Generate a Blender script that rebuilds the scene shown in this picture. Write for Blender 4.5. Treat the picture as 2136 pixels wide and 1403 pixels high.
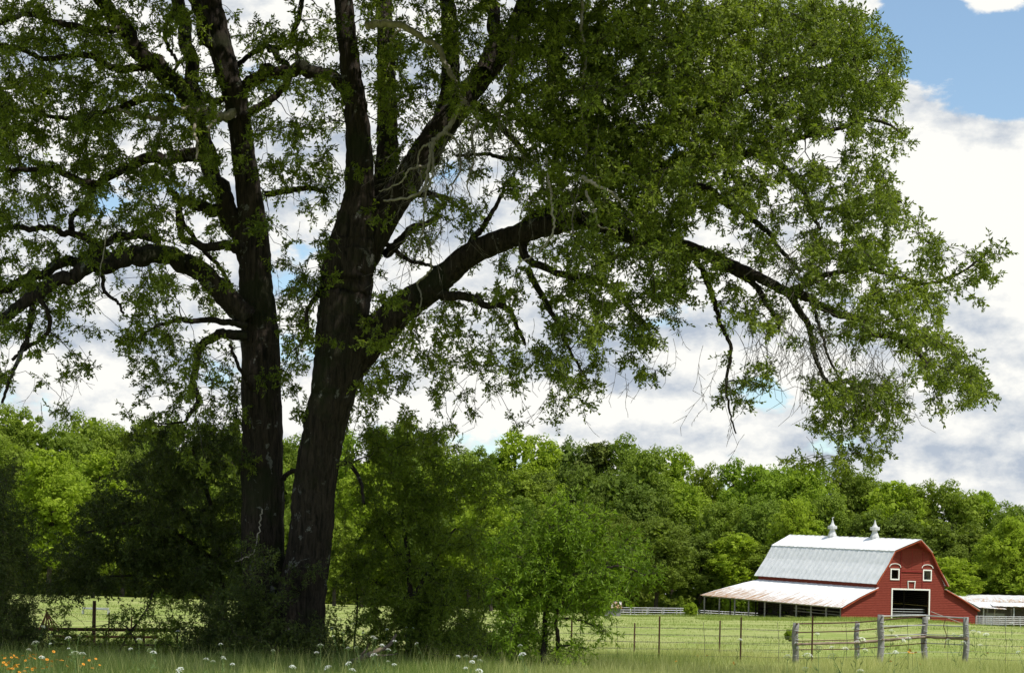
import bpy, bmesh, math, random
import numpy as np
from mathutils import Vector, Matrix

for o in list(bpy.data.objects): bpy.data.objects.remove(o)
sc = bpy.context.scene
COL = sc.collection
R = math.radians

# ------------------------------------------------------------------ camera
FPX, TH, CX, CY, CAMH = 4000.0, R(1.2), 1068.0, 1243.0, 1.7
cam_d = bpy.data.cameras.new('camera'); cam = bpy.data.objects.new('camera', cam_d); COL.objects.link(cam)
cam.location = (0, 0, CAMH)
cam.rotation_euler = (Matrix.Rotation(R(90), 3, 'X') @ Matrix.Rotation(TH, 3, 'Z')).to_euler()
cam_d.sensor_width = 36; cam_d.lens = 36 * FPX / 2136
_du, _dv = CX - 1068, CY - 701.5
cam_d.shift_x = 0.0; cam_d.shift_y = _dv / 2136
cam_d.clip_start = 0.1; cam_d.clip_end = 6000
sc.camera = cam

# ------------------------------------------------------------------ light
SUN_EL, SUN_H = R(61), Vector((0.80, -0.60)).normalized()      # direction towards the sun
world = bpy.data.worlds.new('World'); sc.world = world; world.use_nodes = True
sun_d = bpy.data.lights.new('sun', 'SUN'); sun = bpy.data.objects.new('sun', sun_d); COL.objects.link(sun)
sun_d.energy = 4.6; sun_d.angle = R(0.53); sun_d.color = (1.0, 0.955, 0.87)
SD = Vector((SUN_H.x * math.cos(SUN_EL), SUN_H.y * math.cos(SUN_EL), math.sin(SUN_EL)))
sun.rotation_euler = SD.to_track_quat('Z', 'Y').to_euler()
sun.location = (40, -20, 60)
sc.view_settings.view_transform = 'Standard'; sc.view_settings.look = 'None'
sc.view_settings.exposure = 0.25; sc.view_settings.gamma = 1.0; sc.view_settings.use_curve_mapping = False
sc.cycles.max_bounces = 6; sc.cycles.diffuse_bounces = 3; sc.cycles.glossy_bounces = 2
sc.cycles.transmission_bounces = 4; sc.cycles.transparent_max_bounces = 4
sc.cycles.use_adaptive_sampling = True; sc.cycles.adaptive_threshold = 0.02

def raydir(px, py):
    u, v = px - CX, py - CY
    a = u * math.cos(TH) + v * math.sin(TH); b = -u * math.sin(TH) + v * math.cos(TH)
    return a / FPX, -b / FPX
def W(px, py, Y):
    a, b = raydir(px, py)
    return Vector((a * Y, Y, CAMH + b * Y))
def Wn(px, py, Y):
    u, v = np.asarray(px, float) - CX, np.asarray(py, float) - CY
    a = u * math.cos(TH) + v * math.sin(TH); b = -u * math.sin(TH) + v * math.cos(TH)
    return np.stack([a / FPX * Y, np.broadcast_to(Y, a.shape), CAMH - b / FPX * Y], -1)

# sky: Nishita blue with cumulus built from noise on the view direction (a world shader, the same from anywhere)
def build_sky():
    nt = world.node_tree; nt.nodes.clear(); N = nt.nodes.new; L = nt.links.new
    out = N('ShaderNodeOutputWorld'); bg = N('ShaderNodeBackground'); L(bg.outputs[0], out.inputs[0])
    bg.inputs['Strength'].default_value = 0.125
    sky = N('ShaderNodeTexSky'); sky.sky_type = 'NISHITA'; sky.sun_disc = False
    sky.sun_elevation = SUN_EL; sky.sun_rotation = math.atan2(SUN_H.x, SUN_H.y)
    sky.air_density = 1.0; sky.dust_density = 0.6; sky.ozone_density = 1.2
    tc = N('ShaderNodeTexCoord'); DIR = tc.outputs['Generated']
    def math_(op, a, b=None, clamp=False):
        n = N('ShaderNodeMath'); n.operation = op; n.use_clamp = clamp
        for i, v in enumerate((a, b)):
            if v is None: continue
            if isinstance(v, (int, float)): n.inputs[i].default_value = v
            else: L(v, n.inputs[i])
        return n.outputs[0]
    def mr(v, a, b, c=0.0, d=1.0, smooth=True):
        n = N('ShaderNodeMapRange'); n.interpolation_type = 'SMOOTHSTEP' if smooth else 'LINEAR'
        L(v, n.inputs[0])
        for i, x in enumerate((a, b, c, d)): n.inputs[i + 1].default_value = x
        return n.outputs[0]
    sep = N('ShaderNodeSeparateXYZ'); L(DIR, sep.inputs[0])
    mapn = N('ShaderNodeMapping'); L(DIR, mapn.inputs[0]); mapn.inputs['Scale'].default_value = (1, 1, 1.75)
    P = mapn.outputs[0]
    def noise(scale, detail, rough, off=(0, 0, 0), dist=0.0):
        m = N('ShaderNodeMapping'); L(P, m.inputs[0]); m.inputs['Location'].default_value = off
        n = N('ShaderNodeTexNoise'); L(m.outputs[0], n.inputs['Vector'])
        n.inputs['Scale'].default_value = scale; n.inputs['Detail'].default_value = detail
        n.inputs['Roughness'].default_value = rough; n.inputs['Distortion'].default_value = dist
        return n.outputs['Fac']
    def spot(px, py, r, amt, rz=1.0):
        a, b = raydir(px, py); d = Vector((a, 1, b)).normalized()
        m = N('ShaderNodeMapping'); L(DIR, m.inputs[0]); m.vector_type = 'POINT'
        m.inputs['Location'].default_value = (-d.x, -d.y, -d.z * rz); m.inputs['Scale'].default_value = (1, 1, rz)
        l = N('ShaderNodeVectorMath'); l.operation = 'LENGTH'; L(m.outputs[0], l.inputs[0])
        return mr(l.outputs['Value'], 0.0, r / FPX, amt, 0.0)
    cov = noise(15, 10, 0.60, (0.3, 0.1, 0.0))
    tot = math_('ADD', cov, 0.155)
    for s in [(2060, 90, 230, -.42, 1.0), (2230, 130, 220, -.35), (1900, 60, 130, -.35), (1700, 15, 90, -.16), (1610, 820, 130, -.20, 1.8), (1400, 640, 120, -.12, 1.5),
              (930, 505, 100, -.12, 1.5), (460, 800, 90, -.09, 1.5), (10, 690, 90, -.13, 1.4),
              (1960, 420, 330, .25), (2110, 10, 190, .33), (1300, 850, 300, .1), (300, 750, 300, .08), (2000, 920, 260, .14)]:
        tot = math_('ADD', tot, spot(*s))
    high = mr(sep.outputs[2], 0.40, 0.75, 0.0, -0.22)          # the sky opens towards the zenith
    tot = math_('ADD', tot, high)
    back = mr(sep.outputs[1], 0.35, -0.3, 0.0, -0.12)
    tot = math_('ADD', tot, back)
    mask = mr(tot, 0.49, 0.58)
    # relief of the clouds: the same noise sampled towards the light
    cov2 = noise(15, 10, 0.60, (0.3 - 0.008, 0.1, 0.0 - 0.024))
    rel = math_('SUBTRACT', cov, cov2)
    big = noise(5.2, 5, 0.5, (2.3, 0.7, 0.4))
    shade = math_('ADD', math_('MULTIPLY', rel, 4.6), mr(big, 0.40, 0.64, 0.55, 1.0))
    for s in [(2110, 730, 200, -.26, 2.0), (1330, 770, 200, -.22, 2.6), (190, 700, 170, -.34, 2.0), (1850, 950, 240, -.22, 3.5), (1420, 905, 220, -.2, 3.5), (620, 250, 300, -.12),
              (1150, 700, 160, -.22, 2.2), (2000, 420, 340, .32), (1250, 610, 110, .25, 1.5), (1500, 850, 140, .15), (180, 830, 120, .2, 1.5), (1950, 860, 150, .12, 2)]:
        shade = math_('ADD', shade, spot(*s))
    shade = math_('MINIMUM', math_('MAXIMUM', shade, 0.0), 1.0)
    cr = N('ShaderNodeMix'); cr.data_type = 'RGBA'; L(shade, cr.inputs['Factor'])
    cr.inputs['A'].default_value = (3.3, 3.75, 4.4, 1); cr.inputs['B'].default_value = (6.8, 6.75, 6.45, 1)
    sb = N('ShaderNodeMix'); sb.data_type = 'RGBA'; sb.blend_type = 'MULTIPLY'; sb.inputs['Factor'].default_value = 1
    L(sky.outputs[0], sb.inputs['A']); sb.inputs['B'].default_value = (1.15, 1.18, 1.12, 1)
    mx = N('ShaderNodeMix'); mx.data_type = 'RGBA'
    L(mask, mx.inputs['Factor']); L(sb.outputs['Result'], mx.inputs['A']); L(cr.outputs['Result'], mx.inputs['B'])
    L(mx.outputs['Result'], bg.inputs['Color'])
build_sky()

# ------------------------------------------------------------------ helpers
rng = np.random.default_rng(11)
rnd = random.Random(5)
def tag(o, label=None, cat=None, group=None, kind=None):
    if label: o['label'] = label
    if cat: o['category'] = cat
    if group: o['group'] = group
    if kind: o['kind'] = kind
    return o
def empty(name, loc, label, cat, group=None):
    o = bpy.data.objects.new(name, None); COL.objects.link(o); o.location = loc
    o.empty_display_size = 0.3
    return tag(o, label, cat, group)
def fast_mesh(name, V, faces_n, idx, tint=None, smooth=False):
    """V (n,3); faces_n = verts per face (int); idx (m,faces_n)"""
    me = bpy.data.meshes.new(name)
    V = np.ascontiguousarray(V, np.float32); idx = np.ascontiguousarray(idx, np.int32)
    me.vertices.add(len(V)); me.vertices.foreach_set('co', V.ravel())
    m = len(idx); me.loops.add(m * faces_n); me.loops.foreach_set('vertex_index', idx.ravel())
    me.polygons.add(m)
    me.polygons.foreach_set('loop_start', np.arange(0, m * faces_n, faces_n, dtype=np.int32))
    me.polygons.foreach_set('loop_total', np.full(m, faces_n, dtype=np.int32))
    if smooth: me.polygons.foreach_set('use_smooth', np.ones(m, bool))
    me.update(calc_edges=True)
    if tint is not None:
        at = me.attributes.new('tint', 'FLOAT', 'FACE'); at.data.foreach_set('value', np.ascontiguousarray(tint, np.float32))
    return me
def link(name, me, mat, parent=None, loc=None):
    o = bpy.data.objects.new(name, me); COL.objects.link(o)
    if mat is not None and not me.materials: me.materials.append(mat)
    if parent is not None:
        o.parent = parent                                     # data is in world space: undo the parent's place
        o.matrix_parent_inverse = Matrix.Translation(parent.location).inverted()
    if loc is not None: o.location = loc
    return o
def unit(a):
    return a / np.maximum(np.linalg.norm(a, axis=-1, keepdims=True), 1e-9)

class MB:
    """collects simple solids for one mesh"""
    def __init__(s): s.v = []; s.f = []
    def add(s, vs, fs):
        b = len(s.v); s.v += [tuple(v) for v in vs]; s.f += [tuple(b + i for i in f) for f in fs]
    def hexa(s, p):     # 8 points: bottom 4 then top 4
        s.add(p, [(3, 2, 1, 0), (4, 5, 6, 7), (0, 1, 5, 4), (1, 2, 6, 5), (2, 3, 7, 6), (3, 0, 4, 7)])
    def beam(s, a, b, w, h=None, up=(0, 0, 1)):
        a, b = Vector(a), Vector(b); h = h or w; d = (b - a).normalized(); u = Vector(up)
        if abs(d.dot(u)) > .95: u = Vector((1, 0, 0))
        x = d.cross(u).normalized() * w / 2; y = x.cross(d).normalized() * h / 2
        s.hexa([a - x - y, a + x - y, b + x - y, b - x - y, a - x + y, a + x + y, b + x + y, b - x + y])
    def tube(s, pts, rad, n=8, cap=True):
        pts = [Vector(p) for p in pts]; rad = rad if isinstance(rad, (list, tuple)) else [rad] * len(pts)
        b = len(s.v)
        for i, p in enumerate(pts):
            d = (pts[min(i + 1, len(pts) - 1)] - pts[max(i - 1, 0)]).normalized()
            x = d.cross(Vector((0, 0, 1)) if abs(d.z) < .95 else Vector((1, 0, 0))).normalized(); y = d.cross(x)
            for k in range(n):
                a = 2 * math.pi * k / n; s.v.append(tuple(p + (x * math.cos(a) + y * math.sin(a)) * rad[i]))
        for i in range(len(pts) - 1):
            for k in range(n):
                k2 = (k + 1) % n; s.f.append((b + i * n + k, b + i * n + k2, b + (i + 1) * n + k2, b + (i + 1) * n + k))
        if cap:
            s.f.append(tuple(b + k for k in range(n))[::-1]); s.f.append(tuple(b + (len(pts) - 1) * n + k for k in range(n)))
    def build(s, name, mat, parent=None, smooth=False):
        me = bpy.data.meshes.new(name); me.from_pydata(s.v, [], s.f); me.update()
        bm = bmesh.new(); bm.from_mesh(me); bmesh.ops.recalc_face_normals(bm, faces=bm.faces); bm.to_mesh(me); bm.free()
        if smooth:
            for p in me.polygons: p.use_smooth = True
        return link(name, me, mat, parent)

# ------------------------------------------------------------------ materials
def new_mat(name):
    m = bpy.data.materials.new(name); m.use_nodes = True; nt = m.node_tree; nt.nodes.clear()
    out = nt.nodes.new('ShaderNodeOutputMaterial')
    return m, nt, out
class NT:
    def __init__(s, nt): s.nt = nt
    def n(s, t, **k):
        o = s.nt.nodes.new(t)
        for a, v in k.items(): setattr(o, a, v)
        return o
    def l(s, a, b): s.nt.links.new(a, b)
    def noise(s, scale, detail=4, rough=.55, vec=None, dist=0, sc3=None):
        if vec is None:
            tc = s.n('ShaderNodeTexCoord'); vec = tc.outputs['Object']
        if sc3:
            m = s.n('ShaderNodeMapping'); m.inputs['Scale'].default_value = sc3; s.l(vec, m.inputs[0]); vec = m.outputs[0]
        t = s.n('ShaderNodeTexNoise'); s.l(vec, t.inputs['Vector']); t.inputs['Scale'].default_value = scale
        t.inputs['Detail'].default_value = detail; t.inputs['Roughness'].default_value = rough; t.inputs['Distortion'].default_value = dist
        return t.outputs['Fac']
    def ramp(s, fac, stops):
        r = s.n('ShaderNodeValToRGB'); s.l(fac, r.inputs[0]); e = r.color_ramp.elements
        while len(e) > 1: e.remove(e[-1])
        e[0].position = stops[0][0]; e[0].color = (*stops[0][1], 1) if len(stops[0][1]) == 3 else stops[0][1]
        for p, c in stops[1:]:
            k = e.new(p); k.color = (*c, 1) if len(c) == 3 else c
        return r.outputs[0]
    def mix(s, fac, a, b, blend='MIX'):
        m = s.n('ShaderNodeMix', data_type='RGBA', blend_type=blend)
        for key, v in (('Factor', fac), ('A', a), ('B', b)):
            if isinstance(v, (int, float)): m.inputs[key].default_value = v
            elif isinstance(v, tuple): m.inputs[key].default_value = (*v, 1) if len(v) == 3 else v
            else: s.l(v, m.inputs[key])
        return m.outputs['Result']
    def bump(s, h, strength, dist):
        b = s.n('ShaderNodeBump'); b.inputs['Strength'].default_value = strength; b.inputs['Distance'].default_value = dist
        s.l(h, b.inputs['Height']); return b.outputs[0]

def leaf_mat(name, dark, light, trans=0.35, rough=0.55, tcol=None, spec=.22, objvar=False):
    """leaf colour varies from leaf clump to leaf clump with the face attribute tint"""
    m, nt, out = new_mat(name); k = NT(nt)
    at = k.n('ShaderNodeAttribute', attribute_name='tint')
    col = k.ramp(at.outputs['Fac'], [(0, dark), (1, light)])
    p = k.n('ShaderNodeBsdfPrincipled'); k.l(col, p.inputs['Base Color']); p.inputs['Roughness'].default_value = rough
    p.inputs['Specular IOR Level'].default_value = spec
    if objvar:
        oi = k.n('ShaderNodeObjectInfo'); col = k.mix(1.0, col, k.ramp(oi.outputs['Random'], [(0, (.84, .93, 1.0)), (.35, (.95, 1.0, 1.0)), (.7, (1.04, 1.04, .9)), (1, (1.1, 1.12, 1.0))]), 'MULTIPLY'); k.l(col, p.inputs['Base Color'])
    t = k.n('ShaderNodeBsdfTranslucent')
    tc = k.mix(1.0, col, tcol or (1.25, 1.35, 0.55), 'MULTIPLY'); k.l(tc, t.inputs['Color'])
    ms = k.n('ShaderNodeMixShader'); ms.inputs[0].default_value = trans
    k.l(p.outputs[0], ms.inputs[1]); k.l(t.outputs[0], ms.inputs[2]); k.l(ms.outputs[0], out.inputs[0])
    return m
def plain_mat(name, c1, c2, scale=6, rough=.7, metal=0, bump=0.0, sc3=None, spec=.3):
    m, nt, out = new_mat(name); k = NT(nt)
    f = k.noise(scale, 5, .6, sc3=sc3); col = k.ramp(f, [(.3, c1), (.7, c2)])
    p = k.n('ShaderNodeBsdfPrincipled'); k.l(col, p.inputs['Base Color']); p.inputs['Roughness'].default_value = rough
    p.inputs['Metallic'].default_value = metal; p.inputs['Specular IOR Level'].default_value = spec
    if bump: k.l(k.bump(f, bump, .02), p.inputs['Normal'])
    k.l(p.outputs[0], out.inputs[0]); return m
def bark_mat(name, c1, c2, lichen=(.30, .33, .29), cover=.60):
    m, nt, out = new_mat(name); k = NT(nt)
    f = k.noise(13, 7, .72, sc3=(1, 1, .13), dist=.5); base = k.ramp(f, [(.36, c1), (.64, c2)])
    li = k.noise(2.3, 5, .6, dist=.4)
    fac = k.ramp(li, [(cover, (0, 0, 0)), (cover + .03, (1, 1, 1))])
    fine = k.noise(26, 3, .6); fl = k.ramp(fine, [(.38, (0, 0, 0)), (.5, (1, 1, 1))])
    fm = k.mix(1.0, fac, fl, 'MULTIPLY')
    moss = k.noise(.9, 4, .6); mf = k.ramp(moss, [(.5, (0, 0, 0)), (.62, (.6, .6, .6))])
    base = k.mix(mf, base, (.022, .030, .010))
    col = k.mix(fm, base, lichen)
    p = k.n('ShaderNodeBsdfPrincipled'); k.l(col, p.inputs['Base Color']); p.inputs['Roughness'].default_value = .9
    p.inputs['Specular IOR Level'].default_value = .15
    k.l(k.bump(f, 1.0, .12), p.inputs['Normal']); k.l(p.outputs[0], out.inputs[0]); return m

M = {}
M['bark'] = bark_mat('oak_bark', (.010, .0085, .007), (.062, .048, .037), (.17, .17, .155), .61)
M['vent'] = plain_mat('ventilator_zinc', (.40, .40, .40), (.56, .56, .55), 4, .6)
M['twig'] = plain_mat('bare_twig', (.08, .07, .055), (.20, .18, .15), 9, .9)
M['bark_dark'] = bark_mat('dark_bark', (.03, .024, .018), (.08, .065, .05), cover=.7)
M['dead'] = plain_mat('dead_wood', (.16, .14, .11), (.34, .31, .26), 9, .9, bump=.4, sc3=(1, 1, .5))
M['oak_leaf'] = leaf_mat('oak_leaf', (.055, .086, .013), (.245, .300, .042), .42)
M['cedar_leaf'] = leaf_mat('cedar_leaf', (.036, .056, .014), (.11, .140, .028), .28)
M['shrub_leaf'] = leaf_mat('shrub_leaf', (.080, .125, .016), (.22, .29, .036), .40)
M['pinnate_leaf'] = leaf_mat('pinnate_leaf', (.095, .165, .014), (.23, .34, .030), .45)
M['far_lime'] = leaf_mat('lime_foliage', (.165, .225, .022), (.29, .37, .04), .38, spec=.06, objvar=True)
M['far_mid'] = leaf_mat('mid_green_foliage', (.125, .17, .024), (.225, .285, .042), .36, spec=.06, objvar=True)
M['far_dark'] = leaf_mat('dark_green_foliage', (.10, .135, .022), (.17, .215, .036), .32, spec=.06, objvar=True)
M['far_pine'] = leaf_mat('pine_foliage', (.075, .095, .020), (.13, .155, .035), .15, spec=.06, objvar=True)
M['grass'] = leaf_mat('grass_blades', (.11, .18, .03), (.56, .55, .25), .42, tcol=(1.2, 1.2, .6))
M['fgrass'] = leaf_mat('meadow_grass_blades', (.13, .20, .025), (.34, .38, .11), .35, tcol=(1.2, 1.2, .6))
M['white'] = plain_mat('white_paint', (.62, .60, .55), (.80, .79, .75), 8, .6)
M['galv'] = plain_mat('galvanised_pipe', (.30, .31, .31), (.48, .48, .48), 5, .5, .3)
M['rust'] = plain_mat('rusty_steel', (.035, .018, .011), (.115, .055, .030), 14, .8, .1)
M['rust_pale'] = plain_mat('orange_rust', (.20, .07, .035), (.42, .18, .10), 12, .8)
M['post'] = plain_mat('weathered_post', (.11, .105, .10), (.29, .28, .275), 9, .9, bump=.5, sc3=(1, 1, .12))
M['log'] = plain_mat('log_wood', (.09, .06, .042), (.27, .21, .155), 7, .9, bump=.4, sc3=(.3, .3, 1))
M['wire'] = plain_mat('wire', (.05, .045, .04), (.12, .11, .10), 12, .6, .5)
M['umbel'] = plain_mat('umbel_white', (.50, .55, .46), (.72, .74, .68), 40, .8)
M['stem'] = plain_mat('stem_green', (.06, .11, .03), (.12, .18, .05), 10, .8)
M['yellow'] = plain_mat('petal_yellow', (.50, .17, .008), (.62, .28, .012), 20, .7)
M['flower_eye'] = plain_mat('flower_centre', (.08, .025, .01), (.15, .05, .02), 20, .9)
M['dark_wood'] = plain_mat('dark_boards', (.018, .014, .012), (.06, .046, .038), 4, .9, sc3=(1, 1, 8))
M['pole_grey'] = plain_mat('grey_pole_wood', (.20, .175, .15), (.38, .35, .31), 6, .9)

def siding_mat():
    m, nt, out = new_mat('red_barn_paint'); k = NT(nt)
    a = k.noise(3.0, 6, .6, sc3=(1, 1, 7)); col = k.ramp(a, [(.25, (.145, .023, .014)), (.55, (.20, .036, .022)), (.8, (.25, .058, .038))])
    w = k.noise(5, 5, .7, sc3=(.5, .5, 5)); wf = k.ramp(w, [(.62, (0, 0, 0)), (.70, (.7, .7, .7))])
    col = k.mix(wf, col, (.26, .10, .07))
    p = k.n('ShaderNodeBsdfPrincipled'); k.l(col, p.inputs['Base Color']); p.inputs['Roughness'].default_value = .85
    p.inputs['Specular IOR Level'].default_value = .2
    k.l(p.outputs[0], out.inputs[0]); return m
M['red'] = siding_mat()
M['red_dark'] = plain_mat('dark_red_trim', (.20, .02, .016), (.30, .035, .03), 5, .85)
M['rake'] = plain_mat('rusty_roof_edge', (.26, .045, .02), (.40, .09, .035), 5, .8)
def roof_mat(name, rust, edge_axis=None, base=(.60, .60, .59), base2=(.76, .76, .75)):
    m, nt, out = new_mat(name); k = NT(nt)
    a = k.noise(1.3, 5, .6, sc3=(1, 1, 1)); col = k.ramp(a, [(.3, base), (.7, base2)])
    at = k.n('ShaderNodeAttribute', attribute_name='wear')      # rises towards the eave, where the sheets have rusted
    w = k.noise(1.1, 7, .68, vec=None, dist=.6)
    uvn = k.n('ShaderNodeAttribute', attribute_name='run')
    mp = k.n('ShaderNodeMapping'); mp.inputs['Scale'].default_value = (3.2, .42, 1); k.l(uvn.outputs['Vector'], mp.inputs[0])
    st = k.noise(1.0, 6, .65, vec=mp.outputs[0])
    ad = k.n('ShaderNodeMath', operation='MULTIPLY_ADD'); k.l(at.outputs['Fac'], ad.inputs[0]); ad.inputs[1].default_value = .34; k.l(st, ad.inputs[2])
    av = k.n('ShaderNodeMath', operation='MULTIPLY_ADD'); k.l(w, av.inputs[0]); av.inputs[1].default_value = .45; k.l(ad.outputs[0], av.inputs[2])
    t = .66 - rust; sc_ = k.n('ShaderNodeMath', operation='MULTIPLY'); k.l(av.outputs[0], sc_.inputs[0]); sc_.inputs[1].default_value = .6
    rf = k.ramp(sc_.outputs[0], [(t - .06, (0, 0, 0)), (t, (.5, .5, .5)), (t + .06, (1, 1, 1))])
    rc = k.ramp(st, [(.3, (.22, .105, .035)), (.6, (.38, .22, .10))])
    col = k.mix(rf, col, rc)
    p = k.n('ShaderNodeBsdfPrincipled'); k.l(col, p.inputs['Base Color']); p.inputs['Roughness'].default_value = .55
    p.inputs['Metallic'].default_value = .05; p.inputs['Specular IOR Level'].default_value = .5
    k.l(p.outputs[0], out.inputs[0]); return m
M['roof_clean'] = roof_mat('galvanised_roof', -.1, base=(.58, .59, .59), base2=(.70, .70, .70))
M['roof_rusty'] = roof_mat('rusting_tin_roof', 0.02, base=(.70,.69,.67), base2=(.80,.80,.79))
M['roof_old'] = roof_mat('old_rusty_roof', .05, base=(.5, .5, .5), base2=(.66, .66, .66))

# ------------------------------------------------------------------ ground
_X = [-400, -60, 15, 38, 45, 49, 53.5, 60, 90, 400]; _Z = [.9, .62, -.45, -.12, -.15, -.45, -.95, -.75, -.7, -.7]
def gz(x, y):
    """height of the meadow"""
    s = np.clip((np.asarray(y, float) - 90) / 110, 0, 1); s = s * s * (3 - 2 * s)
    z = s * np.interp(x, _X, _Z)
    far = np.clip((np.asarray(y, float) - 300) / 900, 0, 1)
    return z * (1 - far) + 0.06 * np.sin(np.asarray(x) * .35) * np.cos(np.asarray(y) * .21)
def ground():
    xs = np.unique(np.concatenate([np.linspace(-3000, -120, 12), np.linspace(-120, 120, 161), np.linspace(120, 3000, 12)]))
    ys = np.unique(np.concatenate([np.linspace(-1500, 0, 8), np.linspace(0, 340, 141), np.linspace(340, 5000, 16)]))
    Xg, Yg = np.meshgrid(xs, ys); Z = gz(Xg, Yg)
    V = np.stack([Xg, Yg, Z], -1).reshape(-1, 3); nx = len(xs); ny = len(ys)
    i = (np.arange(ny - 1)[:, None] * nx + np.arange(nx - 1)[None, :]).ravel()
    me = fast_mesh('ground', V, 4, np.stack([i, i + 1, i + nx + 1, i + nx], -1), smooth=True)
    m, nt, out = new_mat('meadow_ground'); k = NT(nt)
    a = k.noise(.10, 5, .6, sc3=(1, 1.0, 1)); b = k.noise(2.2, 6, .7); c = k.noise(.9, 5, .65, sc3=(.35, 1.4, 1))
    c1 = k.ramp(b, [(.3, (.085, .145, .016)), (.7, (.19, .26, .04))])
    c2 = k.ramp(b, [(.3, (.22, .25, .075)), (.7, (.36, .36, .15))])
    f = k.ramp(a, [(.42, (0, 0, 0)), (.62, (.9, .9, .9))]); f2 = k.ramp(c, [(.40, (0, 0, 0)), (.65, (.95, .95, .95))])
    col = k.mix(f, c1, c2); col = k.mix(f2, col, c2)
    p = k.n('ShaderNodeBsdfPrincipled'); k.l(col, p.inputs['Base Color']); p.inputs['Roughness'].default_value = .95
    p.inputs['Specular IOR Level'].default_value = .1
    k.l(k.bump(b, .6, .08), p.inputs['Normal']); k.l(p.outputs[0], out.inputs[0])
    tag(link('ground', me, m), kind='structure')
ground()

def blades(name, X, Y, H, Wd, mat, tint, seg=2, lean=.35):
    n = len(X); Z = gz(X, Y); az = rng.uniform(0, 2 * np.pi, n); la = rng.uniform(0, 2 * np.pi, n)
    w = np.stack([np.cos(az), np.sin(az) * .4, np.zeros(n)], -1) * Wd[:, None] * .5
    L = np.stack([np.cos(la), np.sin(la), np.zeros(n)], -1) * (H * rng.uniform(.05, lean, n))[:, None]
    b = np.stack([X, Y, Z - .03], -1); up = np.array([0, 0, 1.0])
    rows = []
    for s in range(seg + 1):
        t = s / seg; c = b + L * t * t + up * (H * t)[:, None] * (1 - .12 * t); ww = w * (1 - t * .92)
        rows += [c - ww, c + ww]
    V = np.stack(rows, 1).reshape(-1, 3); k = 2 * (seg + 1); base = np.arange(n)[:, None] * k
    F = np.concatenate([base + np.array([[2 * s, 2 * s + 1, 2 * s + 3, 2 * s + 2]]) for s in range(seg)], 1).reshape(-1, 4)
    me = fast_mesh(name, V, 4, F, np.repeat(tint, seg))
    return tag(link(name, me, mat), kind='stuff')
def patch_noise(x, y, s, seed=0):
    r = np.random.default_rng(seed); v = 0
    for _ in range(6):
        a = r.uniform(0, 2 * np.pi); f = s * r.uniform(.6, 1.9); v = v + np.sin((x * np.cos(a) + y * np.sin(a)) * f + r.uniform(0, 6))
    return v / 6
def grass():
    # tall roadside grass in front of the fence
    n = 170000; Y = 25 + 33 * rng.random(n) ** .9; X = rng.uniform(-.285, .285, n) * Y + rng.uniform(-.5, .5, n)
    pn = patch_noise(X, Y, .9, 3)
    H = (.20 + .18 * rng.random(n) + .28 * np.clip(pn, -.6, 1)) * np.where(rng.random(n) < .12, 1.5, 1)
    H = H * np.interp(Y, [25, 34, 46, 58], [1.30, 1.15, .95, .7]); H = np.clip(H, .06, .80)
    t = np.clip(np.interp(X, [-2, 3, 10], [.16, .5, .6]) + .20 * rng.standard_normal(n) + .35 * patch_noise(X, Y, .5, 9), 0, 1)  # tint drops on the left: tree shade put into the blade colour
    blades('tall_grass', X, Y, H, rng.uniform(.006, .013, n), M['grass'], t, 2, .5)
    # meadow beyond
    n = 150000; Y = 56 + 190 * rng.random(n) ** 1.35; X = rng.uniform(-.30, .30, n) * Y
    pn = patch_noise(X, Y, .12, 5); keep = rng.random(n) < (.55 + .5 * pn); X, Y, pn = X[keep], Y[keep], pn[keep]; n = len(X)
    H = (.07 + .08 * rng.random(n)) * (1 + .6 * pn)
    t = np.clip(.45 + .2 * rng.standard_normal(n) * .6 + .3 * patch_noise(X, Y, .07, 8), 0, 1)
    blades('meadow_grass', X, Y, H, rng.uniform(.012, .03, n) * (Y / 80), M['fgrass'], t, 1, .5)
    n = 60000; Y = 58 + 150 * rng.random(n) ** 1.2; X = rng.uniform(-.29, .29, n) * Y; k = patch_noise(X, Y, .55, 33) > .42; X, Y = X[k], Y[k]; n = len(X)
    blades('meadow_weeds', X, Y, rng.uniform(.12, .34, n), rng.uniform(.012, .03, n) * (Y / 80), M['fgrass'], rng.uniform(0, .35, n), 1, .5)
    n = 9000; Y = 30 + 44 * rng.random(n); X = rng.uniform(-.285, .285, n) * Y; k = patch_noise(X, Y, .8, 12) + rng.normal(0, .25, n) > -.05; X, Y = X[k], Y[k]; n = len(X)
    blades('seed_stalks', X, Y, rng.uniform(.45, .95, n) * np.interp(Y, [30, 74], [1, .6]), rng.uniform(.006, .012, n), M['grass'], rng.uniform(.5, 1, n), 2, .35)
    # tall grass against the barn
    n = 26000; X = rng.uniform(20, 58, n); Y = rng.uniform(200, 238, n)
    inside = ((X - 46.8) * .469 - (Y - 225) * .883)
    k = inside > .6; X, Y = X[k], Y[k]; n = len(X)
    blades('barnyard_grass', X, Y, rng.uniform(.25, .55, n), rng.uniform(.03, .06, n), M['fgrass'], rng.random(n), 1, .4)
grass()

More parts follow.
